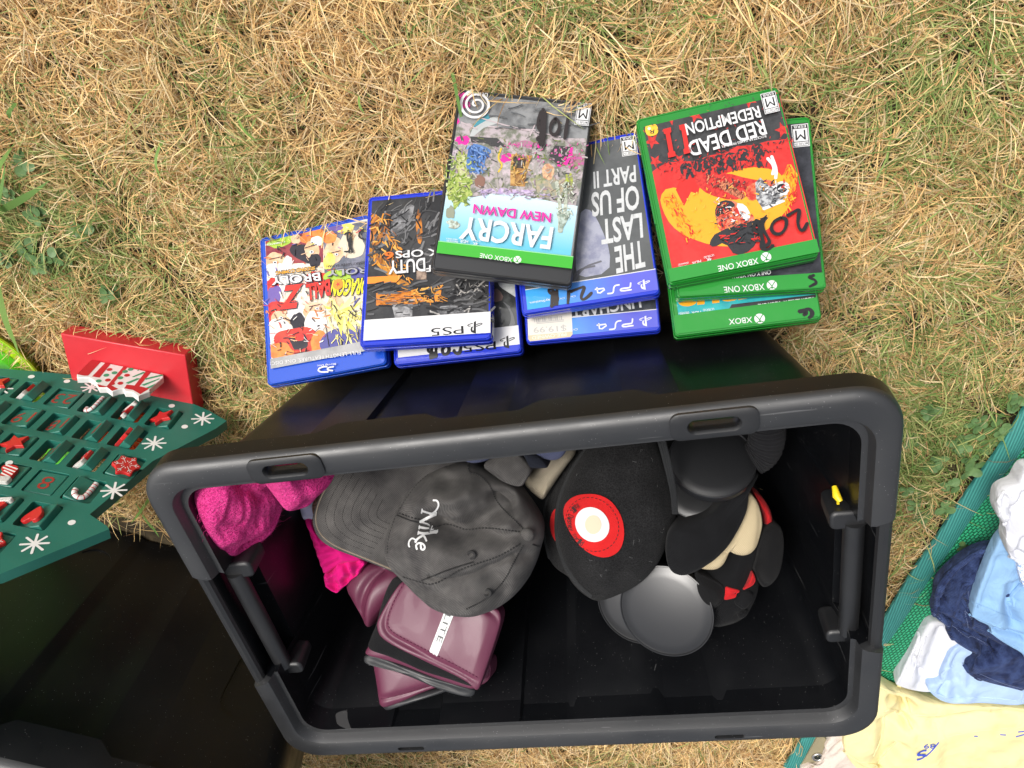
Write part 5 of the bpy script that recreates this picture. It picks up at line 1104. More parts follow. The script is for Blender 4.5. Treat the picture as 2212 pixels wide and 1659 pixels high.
FLAT = lambda px, z, tilt=(0, 0): Frame(at(*px, z), (1, 0, tilt[0]), (0, 1, tilt[1]))
WHITE_C = cloth('white_cotton', (.66, .67, .71), (.62, .63, .68), weave=1500, wstr=.15, fstr=.22, fold=26); BLUE_C = cloth('pale_blue_cotton', (.27, .45, .68), (.23, .40, .63), weave=1500, wstr=.15, fstr=.22, fold=30); YELLOW_C = cloth('yellow_cotton', (.78, .69, .37), (.75, .65, .33), weave=1500, wstr=.15, fstr=.22, fold=22); BEIGE_C = cloth('pale_pink_cotton', (.66, .57, .50), (.61, .52, .45), weave=1500, wstr=.15, fstr=.25, fold=34)
DENIM = cloth('dark_denim', (.050, .080, .205), (.012, .020, .068), weave=1500, wstr=.6, twill=True, blotch=70, fstr=.35, fold=60); BLUE_L = cloth('light_blue_cotton', (.42, .56, .80), (.38, .52, .76), weave=1500, wstr=.15, fstr=.22, fold=30)
def garment(name, label, cat, view, outline, z, thick, mat, creases=(), noise=((.0018, 55, 32, 0), (.0012, 105, -70, 2), (.0007, 190, 130, 4)), exp=.16, center=None, tilt=(0, 0), rings=60, n=240, back=.010):
    o = V(view, outline); c_ = np.mean(o, 0) if center is None else V1(view, *center)
    f = FLAT(c_, z, tilt); rl = Relief(f, o, thick * .8, None if center is None else c_, exp, rings, n, 2, [(V(view, p), d * 1.7, w_ * .8) for p, d, w_ in creases], noise, back)
    ob_ = rl.build(name, mat); tag(ob_, label, cat); return rl
g1 = garment('folded_shirt', 'white cotton shirt lowest of the clothes, beside the yellow one', 'shirt', 'cF', [(740, 1030), (860, 1080), (900, 1150), (800, 1260), (760, 1330), (700, 1335), (600, 1310), (585, 1295), (640, 1210), (690, 1100)], .032, .016, WHITE_C, [([(780, 1080), (720, 1200), (690, 1310)], .006, .012), ([(660, 1190), (690, 1250)], .004, .006)])
g2 = garment('light_blue_shirt', 'light blue cotton shirt under the dark denim shorts', 'shirt', 'cF', [(830, 1130), (960, 1160), (1130, 1290), (1150, 1340), (1115, 1390), (960, 1375), (870, 1378), (790, 1378), (730, 1340), (712, 1300), (775, 1290), (770, 1265)], .042, .016, BLUE_L, [([(850, 1150), (830, 1250), (840, 1350)], .005, .012), ([(900, 1200), (890, 1300)], .004, .010), ([(790, 1290), (770, 1330)], .004, .006)])
g3 = garment('denim_shorts', 'dark blue denim shorts rolled in folds beside the green mesh', 'shorts', 'cF', [(1010, 735), (1110, 760), (1121, 1100), (1130, 1330), (1050, 1310), (950, 1285), (890, 1265), (878, 1240), (930, 1180), (870, 1150), (810, 1110), (805, 1065), (740, 1020), (737, 995), (752, 965), (752, 900), (800, 840), (880, 775), (950, 745)], .055, .022, DENIM, [([(950, 770), (830, 880), (790, 960)], .010, .010), ([(960, 810), (870, 930), (840, 1010)], .008, .008), ([(900, 780), (800, 900), (775, 980)], .007, .006), ([(740, 1010), (830, 1040), (930, 1100), (990, 1140)], .009, .007), ([(810, 1060), (900, 1100), (960, 1170)], .007, .005), ([(930, 1180), (1000, 1140), (1121, 1150)], .011, .007), ([(860, 960), (900, 1000), (910, 1060)], .006, .005)], noise=((.0022, 60, 35, 0), (.0014, 120, -70, 2)), center=(950, 1000))
g4 = garment('blue_tee', 'sky blue cotton shirt with a stitched hem lying over the denim shorts', 'shirt', 'cF', [(1025, 690), (1121, 620), (1180, 900), (1160, 1220), (1121, 1215), (1115, 1180), (1040, 1140), (975, 1095), (980, 1065), (895, 1030), (905, 985), (930, 900), (985, 760)], .074, .014, BLUE_C, [([(1060, 900), (1040, 990), (1075, 1050)], .006, .009), ([(1100, 880), (1070, 960)], .005, .007), ([(975, 1068), (1121, 1110)], .005, .005), ([(1000, 800), (960, 950)], .003, .012)], exp=.14)
st = g4.line(V('cF', [(905, 975), (990, 1010), (1110, 1060)]), .0004, 'hem_stitching', paint((.2, .36, .58), .8, False), g4.obj, lift=.0008, dash=1); st = None
g5 = garment('white_tee', 'white cotton shirt bundled topmost at the right edge', 'shirt', 'cF', [(1121, 400), (1090, 440), (1075, 480), (1015, 500), (995, 530), (990, 600), (1040, 662), (1025, 720), (1060, 795), (1121, 815), (1200, 800), (1210, 420)], .088, .022, WHITE_C, [([(1115, 520), (1065, 600), (1040, 680)], .010, .009), ([(1020, 520), (1040, 580)], .004, .008), ([(1100, 700), (1070, 790)], .004, .008), ([(1050, 760), (1121, 770)], .004, .006)])
def hem(rl, view, pts, r_, mat, name='hem', lift=0): return rl.line(V(view, pts), r_, name, mat, rl.obj, n=8, lift=lift)
for pts, r_ in [([(740, 1012), (775, 1030), (812, 1062), (870, 1085), (960, 1135)], .0032), ([(815, 1068), (812, 1105), (870, 1148), (928, 1180)], .0036), ([(828, 1075), (900, 1110), (985, 1165)], .0022), ([(754, 970), (756, 905), (800, 845), (880, 782), (945, 750)], .0034), ([(776, 960), (800, 900), (860, 830), (935, 780)], .0026), ([(805, 1000), (835, 930), (890, 860), (950, 800)], .0024), ([(880, 1240), (930, 1275), (1020, 1300), (1115, 1325)], .0030), ([(880, 1085), (870, 1000), (880, 930)], .0024), ([(905, 1090), (892, 1000), (905, 925)], .0020)]:
    hem(g3, 'cF', pts, r_, DENIM, 'rolled_fold', -r_ * .35)
DTH = paint((.16, .20, .34), .8, False)
for pts in ([(745, 1018), (812, 1068), (960, 1142)], [(890, 1246), (1020, 1306), (1115, 1331)], [(890, 1080), (881, 1000), (892, 930)]): g3.line(V('cF', pts), .0004, 'stitching', DTH, g3.obj, lift=.0022, dash=1)
for pts, r_ in [([(898, 1032), (978, 1064), (1040, 1092), (1118, 1112)], .0016), ([(975, 1096), (1040, 1140), (1118, 1180)], .0016), ([(1062, 985), (1085, 930), (1110, 905)], .0028), ([(1070, 1050), (1050, 1000), (1060, 980)], .0020)]: hem(g4, 'cF', pts, r_, BLUE_C, 'hem', -r_ * .4)
for pts, r_ in [([(1042, 665), (1060, 620), (1100, 560), (1118, 530)], .0024), ([(1060, 795), (1090, 806), (1118, 812)], .0018), ([(1000, 600), (1020, 560), (1045, 520)], .0018)]: hem(g5, 'cF', pts, r_, WHITE_C, 'hem', -r_ * .4)
for pts, r_ in [([(732, 1338), (790, 1372), (870, 1374), (960, 1370), (1090, 1384)], .0018), ([(1100, 1330), (1118, 1345), (1108, 1388)], .0016), ([(775, 1292), (800, 1262), (830, 1240)], .0020)]: hem(g2, 'cF', pts, r_, BLUE_L, 'hem', -r_ * .4)
for pts, r_ in [([(690, 1105), (650, 1190), (600, 1285)], .0024), ([(720, 1120), (690, 1200), (660, 1290)], .0016)]: hem(g1, 'cF', pts, r_, WHITE_C, 'hem', -r_ * .4)
tagm = garment('printed_tag', 'small white label with blue print on the sky blue shirt', 'label', 'cF', [(1088, 822), (1130, 820), (1140, 930), (1121, 925), (1105, 880)], .090, .002, cloth('tag_print', (.80, .82, .86), (.30, .42, .70), blotch=420, lo=.47, hi=.5), (), ((0, 1, 1, 0),), n=60)
g6 = garment('pale_pink_garment', 'pale pink cotton garment bunched over the mat corner', 'garment', 'cI', [(590, 700), (510, 715), (470, 770), (425, 830), (455, 855), (420, 900), (400, 960), (340, 1000), (300, 985), (225, 1010), (215, 1060), (300, 1120), (600, 1120), (760, 1060), (700, 850)], .030, .014, BEIGE_C, [([(590, 790), (480, 870), (430, 950)], .004, .008), ([(580, 870), (470, 960), (350, 1030)], .004, .008), ([(300, 990), (340, 1020)], .004, .006)], center=(520, 950))
g7 = garment('yellow_tee', 'yellow cotton tee shirt with blue print spread over the mat corner', 'shirt', 'cF', [(440, 1330), (500, 1283), (530, 1290), (580, 1325), (660, 1340), (720, 1370), (860, 1378), (1000, 1385), (1180, 1400), (1220, 1560), (1200, 1720), (700, 1740), (520, 1700), (450, 1655), (400, 1610), (376, 1560), (376, 1500), (400, 1420)], .036, .022, YELLOW_C,
             [([(580, 1345), (620, 1355), (640, 1390)], .012, .010), ([(560, 1430), (610, 1430), (640, 1455)], .011, .010), ([(545, 1440), (545, 1540), (520, 1600)], .007, .014), ([(600, 1385), (700, 1440), (860, 1440), (1000, 1390)], .006, .016), ([(380, 1590), (450, 1640), (520, 1655)], .010, .008), ([(520, 1640), (570, 1580), (600, 1540)], .007, .010), ([(1040, 1400), (1121, 1410), (1180, 1420)], .008, .012), ([(860, 1640), (940, 1620), (980, 1700)], .003, .006)], exp=.13, n=300, rings=80, center=(760, 1540))
for pts, r_ in [([(502, 1286), (560, 1318), (625, 1350), (638, 1395)], .0026), ([(545, 1430), (580, 1418), (625, 1440), (645, 1470)], .0026), ([(548, 1450), (542, 1530), (505, 1610)], .0020), ([(385, 1590), (440, 1635), (520, 1650)], .0022), ([(520, 1645), (560, 1600), (600, 1550)], .0018), ([(640, 1440), (760, 1448), (900, 1420), (1060, 1400)], .0014), ([(700, 1572), (860, 1515), (1115, 1492)], .0010)]:
    g7.line(V('cF', pts), r_, 'fold', YELLOW_C, g7.obj, n=8, lift=-r_ * .45)
PRB = paint((.045, .085, .48), .8, False)
def put_text(rl, s_, view, BL, BR, TL, m, off=.02, name='shirt_print', lift=.0006):
    vs, fs = fit_text(s_, *V(view, [BL, BR, TL]), off=off); return rl.decal([(vs, fs, 0)], name, m, rl.obj, lift + .0012)
put_text(g7, '89', 'cI', (1425, 828), (1322, 828), (1420, 868), PRB, .0); put_text(g7, 'S', 'cI', (1345, 868), (1255, 905), (1340, 945), PRB, .03)
for p in ([(1455, 820), (1400, 890), (1340, 945)], [(2212, 722), (2160, 728)], [(2140, 770), (2180, 760), (2212, 750)], [(1770, 765), (1800, 767)], [(2000, 752), (2050, 755)]):
    g7.line(V('cI', p), .0009, 'shirt_print', PRB, g7.obj, lift=0)

# ------------------------------------------------------------------ what lies in the tote
AL = math.atan(.45); CN = np.array([0, -math.sin(AL), math.cos(AL)]); CO = np.array([.3, .15, .14])
def CF(px, w=0.0, tilt=0.0, turn=0.0):
    """frame on the heap's slope, lifted w, through a pixel"""
    o = on_plane(px, CO + CN * w, CN); e1 = np.array([math.cos(turn), 0, 0]) + math.sin(turn) * CN; e2 = np.array([0, math.cos(AL + tilt), math.sin(AL + tilt)])
    return Frame(o, e1, e2)
CN2 = np.array([0, -.72, 1.0]) / math.hypot(.72, 1); CO2 = np.array([.3, .2, .158])
def GFr_(px, w):
    return Frame(on_plane(px, CO2 + CN2 * w, CN2), (1, 0, 0), (0, 1, .72))
def glove(name, view, outline, w, *a, **k):
    c_ = k.get('center'); c_ = tuple(np.mean(V(view, outline), 0)) if c_ is None else V1(view, *c_)
    return heap(name, view, outline, w, *a, frame=GFr_(c_, w), **k)
def heap(name, view, outline, w, thick, mat, creases=(), noise=(), exp=.4, center=None, back=.03, tilt=0.0, turn=0.0, rings=26, n=140, smooth=2, frame=None, relt=(0, 0)):
    o = V(view, outline); c_ = tuple(np.mean(o, 0)) if center is None else V1(view, *center)
    f = frame or CF(c_, w, tilt, turn)
    rl = Relief(f, o, thick, None if center is None else c_, exp, rings, n, smooth, [(V(view, p), d, wd) for p, d, wd in creases], noise, back, 0.0, relt)
    rl.build(name, mat); return rl
def finish(root_rl, label, cat, parts=()):
    tag(root_rl.obj, label, cat)
    for p in parts: adopt(p.obj if isinstance(p, Relief) else p, root_rl.obj)
def group_thing(name, label, cat, px, parts, w=0.0):
    f = CF(px, w); t_ = thing(name, label, cat, f)
    for p in parts: adopt(p.obj if isinstance(p, Relief) else p, t_)
    return t_

# pink terry garment at the left end
PINK, t, b = new_mat('pink_terry'); n = noise_tex(t, 420, 3, .7); n2 = noise_tex(t, 60, 3); r = ramp(t, n.outputs['Fac'], [(.25, (.40, .012, .12)), (.55, (.78, .045, .27)), (.8, (.88, .13, .40))]); t.links.new(r.outputs[0], b.inputs['Base Color']); b.inputs['Roughness'].default_value = 1; b.inputs['Sheen Weight'].default_value = .05; b.inputs['Specular IOR Level'].default_value = .1
ad = node(t, 'ShaderNodeMath', operation='ADD'); t.links.new(n.outputs['Fac'], ad.inputs[0]); t.links.new(n2.outputs['Fac'], ad.inputs[1]); add_bump(t, b, ad.outputs[0], .9, .004)
pk = [at(440, 1110, .292), at(455, 1195, .272), at(800, 820, .175)]
def frame3(o, left_from, down): return Frame(o, o - left_from, down - o)
PF = frame3(pk[0], pk[2], at(470, 1190, .270))
pink1 = heap('sleeve', 'cA', [(440, 680), (432, 730), (408, 800), (376, 885), (388, 950), (425, 1040), (452, 1110), (480, 1140), (535, 1138), (640, 1112), (735, 1035), (800, 965), (835, 885), (850, 840), (870, 700), (820, 590), (650, 590), (500, 620)], 0, .016, PINK, [([(600, 1050), (700, 985), (810, 890)], .007, .006), ([(540, 680), (600, 700), (690, 760)], .003, .004), ([(760, 640), (830, 780), (850, 850)], .006, .004), ([(470, 760), (420, 900), (450, 1060)], -.002, .008)] + [([(455 + 34 * k_, 640 + 6 * k_), (470 + 40 * k_, 720 + 4 * k_), (440 + 46 * k_, 860 + 10 * k_)], .0013 + .0008 * math.sin(k_ * 2.7), .0030) for k_ in range(9)] + [([(410 + 30 * k_, 930 - 8 * k_), (440 + 40 * k_, 1010 - 16 * k_)], .0012 + .0008 * math.sin(k_ * 1.9), .0032) for k_ in range(7)], ((.0014, 150, 60, 0), (.001, 60, -170, 1)), .40, (620, 850), frame=PF, rings=50, n=220)
pink2 = heap('body', 'cA', [(790, 640), (830, 760), (850, 858), (890, 860), (955, 852), (1010, 810), (1060, 745), (1105, 690), (1170, 610), (1100, 605), (900, 618)], 0, .016, PINK, [([(900, 640), (960, 760), (940, 850)], .003, .006)], ((.0014, 130, 60, 0), (.001, 60, -150, 1)), .45, (950, 710), frame=Frame(at(800, 1020, .205), PF.e1, PF.e2))
# a sparse halo of loose fibres along its edge
def fuzz(rl, name, mat, n_, L, seed=1):
    r_ = random.Random(seed); mb = MB(); per = rl.out
    for _ in range(n_):
        i = r_.randrange(len(per)); p = per[i] + (per[(i + 1) % len(per)] - per[i]) * r_.random(); d = p - rl.c; d /= np.linalg.norm(d); a = math.atan2(d[1], d[0]) + r_.gauss(0, .6); l_ = r_.expovariate(1 / L) + .001; h0 = r_.uniform(-.006, .004)
        q = p - d * .0012; mb.tube([(q[0], q[1], h0), (q[0] + math.cos(a) * l_ * .6, q[1] + math.sin(a) * l_ * .6, h0 + .0008), (q[0] + math.cos(a + .5) * l_, q[1] + math.sin(a + .5) * l_, h0 + .0015)], .00011, n=3)
    o = mb.build(name, mat, None, 0, rl.F); adopt(o, rl.obj); o['kind'] = 'stuff'; return o
fuzz(pink1, 'loose_fibres', PINK, 700, .0026)
ct = group_thing('terry_garment', 'bright pink towelling garment with a sleeve, at the left end inside the tote', 'garment', V1('cA', 620, 850), [pink1, pink2])

# magenta ruffled garment, lilac satin and brown plush under the cap's peak
MAGC = cloth('magenta_cotton', (.70, .008, .20), (.58, .006, .16), weave=900, wstr=.25)
ruf = heap('smocked_panel', 'cB', [(40, 620), (75, 720), (110, 830), (150, 940), (190, 1050), (215, 1110), (330, 1000), (520, 990), (480, 920), (330, 860), (200, 790), (120, 690), (90, 620)], 0, .014, MAGC, [([(75, 740), (190, 790)], .003, .003), ([(105, 830), (230, 830)], .003, .003), ([(130, 900), (290, 870)], .003, .003), ([(160, 980), (330, 920)], .003, .003), ([(185, 1050), (340, 960)], .003, .003)], ((.0012, 200, 90, 0),), .4, (230, 900))
hem = heap('ruffled_hem', 'cB', [(200, 1090), (212, 1185), (240, 1205), (268, 1228), (310, 1248), (335, 1215), (400, 1168), (420, 1140), (500, 1082), (505, 1050), (550, 990), (450, 940), (330, 960), (250, 1040)], -.002, .018, MAGC, [([(250, 1060), (290, 1150), (300, 1240)], .010, .005), ([(300, 1010), (350, 1090), (390, 1165)], .009, .005), ([(370, 1000), (420, 1060), (460, 1110)], .009, .005), ([(420, 960), (480, 1000), (530, 1010)], .008, .005), ([(210, 1150), (300, 1180)], .005, .004), ([(330, 1150), (420, 1100)], .005, .004)], ((.0022, 330, 210, 0), (.0015, 500, -300, 1)), .35, (370, 1080), rings=34, n=180)
group_thing('ruffled_garment', 'magenta cotton garment with a gathered ruffled hem under the grey cap peak', 'garment', V1('cB', 300, 950), [ruf, hem])
LIL = cloth('lilac_satin', (.46, .46, .68), (.60, .60, .76), rough=.35, wstr=.05); lil = heap('satin_garment', 'cB', [(0, 545), (30, 500), (85, 478), (140, 520), (150, 640), (70, 668), (30, 650)], -.000, .010, LIL, [([(20, 580), (60, 600), (120, 600)], .004, .004)], ((.001, 200, 90, 0),), .4, n=60, rings=14); finish(lil, 'scrap of pale lilac satin showing between the pink towelling and the cap', 'garment')
FUR, t, b = new_mat('brown_fur'); n = noise_tex(t, 300, 4, .7); r = ramp(t, n.outputs['Fac'], [(.3, (.10, .045, .03)), (.65, (.36, .20, .15)), (.8, (.52, .34, .28))]); t.links.new(r.outputs[0], b.inputs['Base Color']); b.inputs['Roughness'].default_value = 1; add_bump(t, b, n.outputs['Fac'], 1, .004)
fur = heap('plush_toy', 'cB', [(100, 540), (150, 460), (190, 380), (230, 290), (320, 210), (400, 260), (300, 480), (200, 650), (120, 640)], -.000, .014, FUR, (), ((.002, 260, 190, 0),), .4, n=80, rings=16); finish(fur, 'brown plush fur peeping out along the front of the grey cap peak', 'plush toy'); fuzz(fur, 'loose_fur', FUR, 600, .0026, 3)

# boxing gloves
VIN = plastic('burgundy_vinyl', (.115, .023, .052), .46, .30, coat=.05); VEL = cloth('black_hook_tape', (.014, .014, .015), (.005, .005, .006), weave=1500, wstr=1.0, fuzz=.5); BLKV = plastic('black_vinyl_edge', (.022, .023, .025), .42, .3); STRIPW = paint((.66, .69, .67), .45, False); PIPE = plastic('burgundy_piping', (.20, .030, .075), .42, .2); THREAD = paint((.11, .018, .05), .6, False)
lg1 = glove('palm', 'cC', [(365, 380), (450, 250), (545, 190), (700, 200), (900, 260), (860, 420), (740, 520), (640, 640), (580, 715), (545, 720), (515, 650), (450, 530)], -.022, .020, VIN, [([(700, 255), (610, 330), (545, 450), (515, 580), (520, 650)], .006, .005), ([(760, 300), (690, 420), (650, 540)], -.003, .02)], ((.0008, 60, 40, 0),), .4, (640, 430))
lg2 = glove('cuff', 'cC', [(575, 900), (600, 1030), (625, 1180), (640, 1300), (650, 1345), (680, 1365), (730, 1352), (830, 1318), (1070, 1205), (1240, 1185), (1280, 1000), (1000, 850), (700, 820)], -.022, .014, VIN, [([(640, 1285), (800, 1255), (1070, 1180)], .003, .003), ([(680, 1050), (700, 1250)], -.002, .014)], ((.0007, 50, 40, 1),), .35, (880, 1060))
lg3 = glove('edge_binding', 'cC', [(655, 1340), (690, 1388), (720, 1382), (830, 1350), (1000, 1293), (1240, 1218), (1230, 1180), (1000, 1215), (800, 1290)], -.027, .012, BLKV, (), ((.0006, 120, 80, 1),), .45, n=90, rings=14, center=(930, 1292))
lg4 = glove('side_gather', 'cC', [(1440, 1180), (1480, 1180), (1535, 1130), (1545, 1040), (1530, 980), (1500, 990), (1450, 1080)], -.024, .012, VIN, [([(1480, 1130), (1545, 1110)], .005, .004), ([(1480, 1070), (1545, 1050)], .005, .004)], (), .4, n=60, rings=12)
th_ = [lg1.line(V('cC', [(692, 262), (610, 335), (550, 450), (522, 570), (518, 640)]), .0006, 'stitching', THREAD, lg1.obj, lift=.0002, dash=1), lg2.line(V('cC', [(652, 1300), (760, 1278), (900, 1238), (1070, 1186)]), .0006, 'stitching', THREAD, lg2.obj, lift=.0002, dash=1)]
group_thing('boxing_glove', 'burgundy boxing glove lying beneath the one with the white strip', 'boxing glove', V1('cC', 880, 1060), [lg1, lg2, lg3, lg4], -.04)
ug0 = glove('cuff_edge', 'cC', [(520, 935), (512, 1000), (540, 1012), (620, 1028), (830, 1088), (1060, 1183), (1200, 1245), (1385, 1288), (1412, 1245), (1420, 1215), (1250, 1150), (1100, 1100), (800, 990), (640, 930)], -.004, .012, BLKV, [([(540, 965), (800, 1040), (1100, 1150), (1380, 1260)], .003, .004)], ((.0006, 120, 80, 1),), .45, n=110, rings=16, center=(940, 1090))
ug1 = glove('cuff', 'cC', [(538, 895), (526, 938), (660, 968), (810, 1010), (1100, 1128), (1398, 1222), (1420, 1195), (1480, 1000), (1300, 700), (900, 600), (650, 750)], -.001, .012, VIN, (), ((.0006, 60, 40, 1),), .3, (960, 930))
ug2 = glove('hook_tape', 'cC', [(775, 295), (705, 400), (655, 560), (620, 700), (575, 800), (540, 895), (700, 945), (860, 1010), (1000, 1075), (1250, 1150), (1410, 1205), (1440, 1150), (1300, 900), (1000, 500), (860, 330)], -.001 + .006, .009, VEL, (), ((.0006, 60, 40, 1),), .25, (900, 800))
ug3 = glove('strap', 'cC', [(845, 330), (760, 440), (690, 560), (648, 640), (630, 690), (645, 765), (690, 815), (800, 880), (1050, 1000), (1300, 1118), (1400, 1180), (1432, 1225), (1455, 1195), (1468, 1160), (1530, 980), (1590, 800), (1622, 690), (1630, 620), (1600, 560), (1500, 540), (1200, 400), (1000, 330)], +.010, .011, VIN, [([(830, 370), (740, 530), (690, 680), (720, 760), (850, 835), (1100, 960), (1300, 1065), (1440, 1145)], .0022, .0030), ([(1530, 575), (1590, 620), (1622, 690)], .003, .003), ([(1000, 600), (900, 760)], .0025, .022), ([(1300, 700), (1400, 900)], -.003, .03)], ((.0009, 55, 38, 0), (.0006, 110, -60, 1)), .12, (1080, 740), n=300, rings=60)
ug3.line(V('cC', [(836, 368), (748, 528), (697, 678), (726, 752), (852, 824), (1100, 948), (1300, 1052), (1440, 1132)]), .0006, 'stitching', THREAD, ug3.obj, lift=.0004, dash=1)
ws_ = [(1185, 540), (1262, 560), (1105, 957), (1040, 917)]
st_o = resample(np.array(V('cC', ws_)), 60); vs_f = ug3.fill(V('cC', ws_), 6, 60, 0); stripd = ug3.decal([(vs_f[0], vs_f[1], 0)], 'white_strip', STRIPW, ug3.obj, .0007)
vs, fs = fit_text('ELITE', *V('cC', [(1196, 545), (1098, 835), (1236, 562)]), off=-.015); ug3.decal([(vs, fs, 0)], 'strip_lettering', paint((.06, .06, .065), .5, False), ug3.obj, .0014)
group_thing('boxing_glove', 'burgundy boxing glove with a strap bearing a white strip, under the grey cap', 'boxing glove', V1('cC', 1000, 800), [ug0, ug1, ug2, ug3], -.01)

# faded grey baseball cap
TWL = cloth('washed_black_twill', (.120, .114, .108), (.045, .043, .043), weave=1700, wstr=.35, twill=True, blotch=34, lo=.3, hi=.7)
SEAM2 = cloth('peak_thread', (.07, .066, .063), (.06, .056, .055), weave=900); SEAM = cloth('seam_thread', (.035, .034, .034), (.03, .03, .03), weave=900)
peak = heap('peak', 'cB', [(320, 170), (250, 320), (190, 430), (150, 530), (120, 620), (122, 690), (160, 790), (240, 860), (380, 920), (520, 975), (720, 1060), (830, 1115), (980, 1000), (1100, 500), (1300, 150), (1200, 60), (800, 60), (450, 100)], .036, .014, TWL, [([(830, 480), (700, 720), (720, 950)], .006, .02)], ((.0006, 40, 26, 0),), .30, (640, 560), n=160, relt=(.05, 0))
edge_tw = cloth('worn_edge', (.30, .25, .19), (.2, .16, .12), weave=1200)
pe_ = [(330, 195), (250, 340), (185, 450), (145, 545), (124, 640), (135, 725), (180, 800), (280, 872), (400, 922), (560, 985), (740, 1062)]
peak.line(V('cB', pe_), .0010, 'edge_piping', edge_tw, peak.obj, lift=-.0002)
for k_ in range(7):
    u = .12 + .105 * k_; c0 = np.array([780, 600.]); L_ = [tuple(c0 + (np.array(p) - c0) * (1 - u)) for p in pe_[:-1]]
    peak.line(V('cB', L_), .00035, 'stitching', SEAM2, peak.obj, lift=.0003, dash=1)
crown = heap('crown', 'cB', [(698, 870), (706, 790), (740, 690), (790, 580), (850, 470), (920, 380), (1030, 275), (1150, 215), (1300, 188), (1400, 200), (1500, 240), (1650, 330), (1740, 390), (1790, 440), (1850, 520), (1910, 610), (1960, 700), (1968, 790), (1945, 870), (1920, 960), (1870, 1080), (1810, 1170), (1750, 1240), (1680, 1300), (1600, 1350), (1510, 1385), (1420, 1408), (1250, 1402), (1150, 1370), (1080, 1340), (1010, 1280), (950, 1230), (880, 1160), (810, 1095), (755, 1030), (715, 950)], .030, .058, TWL,
             [([(1080, 600), (1250, 640), (1380, 640), (1560, 580), (1720, 480)], 0.0248, 0.0110), ([(1200, 640), (1300, 730), (1480, 700), (1700, 720)], 0.0155, 0.0085), ([(1180, 400), (1300, 430), (1420, 380)], -0.0093, 0.0085), ([(1150, 560), (1320, 500), (1480, 480)], 0.0062, 0.0076), ([(1150, 1000), (1280, 1010), (1420, 990), (1600, 930), (1760, 850)], 0.0062, 0.0034), ([(850, 1080), (950, 1140), (1080, 1180), (1200, 1120), (1340, 1050)], 0.0109, 0.0102), ([(1600, 420), (1680, 400), (1730, 410)], 0.0186, 0.0068), ([(1080, 200), (1230, 300), (1350, 250)], 0.0078, 0.0085), ([(960, 830), (1000, 950), (1080, 1080)], 0.0062, 0.0102), ([(1640, 1000), (1700, 1120), (1640, 1280)], 0.0078, 0.0085), ([(1400, 1100), (1480, 1200), (1420, 1330)], -0.0062, 0.0170), ([(1800, 860), (1860, 880), (1930, 900)], 0.0093, 0.0068), ([(1780, 700), (1830, 650), (1880, 600)], 0.0078, 0.0068), ([(900, 560), (960, 640), (930, 720)], 0.0093, 0.0085)],
             ((.0026, 55, 34, 0), (.0022, 90, -62, 1), (.0008, 240, 150, 2)), .42, (1330, 800), rings=70, n=260)
band = crown.line(V('cB', [(706, 930), (703, 850), (740, 700), (800, 575), (930, 380), (1080, 255), (1250, 205)]), .0006, 'stitching', SEAM, crown.obj, lift=.0001, dash=1)
for p in ([(770, 600), (900, 645), (1080, 690), (1250, 705), (1330, 750), (1500, 720), (1780, 760)], [(780, 625), (900, 672), (1090, 718)], [(830, 1120), (960, 1160), (1080, 1190), (1250, 1080), (1400, 1020), (1600, 960), (1780, 850)], [(1360, 195), (1450, 300), (1540, 400), (1580, 520), (1700, 640), (1800, 740)], [(1340, 1380), (1500, 1300), (1650, 1150), (1720, 1000), (1800, 860)], [(980, 1150), (1200, 1060), (1400, 1000)], [(1870, 860), (1930, 880)]):
    crown.line(V('cB', p), .0009, 'seam', SEAM, crown.obj, lift=.0003, dash=1)
def round_bit(rl, view, c_, r_, name, mat, h=.004, hole=False):
    q = np.array(rl.surf(V(view, [c_]), 0)[0]); mb = MB()
    if hole: a = np.linspace(0, 2 * math.pi, 18, endpoint=False); mb.tube(q + np.stack([r_ * np.cos(a), r_ * np.sin(a), np.full(18, .0004)], 1), r_ * .42, closed=True, n=6)
    else: mb.lathe([(.0001, h), (r_ * .5, h * .88), (r_ * .85, h * .5), (r_, 0), (r_ * .9, -.002)], 28, c=tuple(q))
    o = mb.build(name, mat, smooth=70); o.parent = rl.obj; return o
round_bit(crown, 'cB', (1830, 782), .0068, 'top_button', TWL, .0055); round_bit(crown, 'cB', (1380, 945), .0034, 'eyelet', SEAM, hole=True); round_bit(crown, 'cB', (1508, 1250), .0034, 'eyelet', SEAM, hole=True)
THW = cloth('white_embroidery', (.80, .80, .79), (.72, .72, .72), weave=1800, wstr=.5)
def emb(lines, w):
    polys = []
    for pts in lines:
        vs, fs = ribbon(np.array(V('cB', pts)), w, 2); polys.append((vs, fs, 0))
    return polys
LO = np.array([980, 588.]); LX = np.array([-.165, .986]) * 160; LY = np.array([.986, .165]) * 128
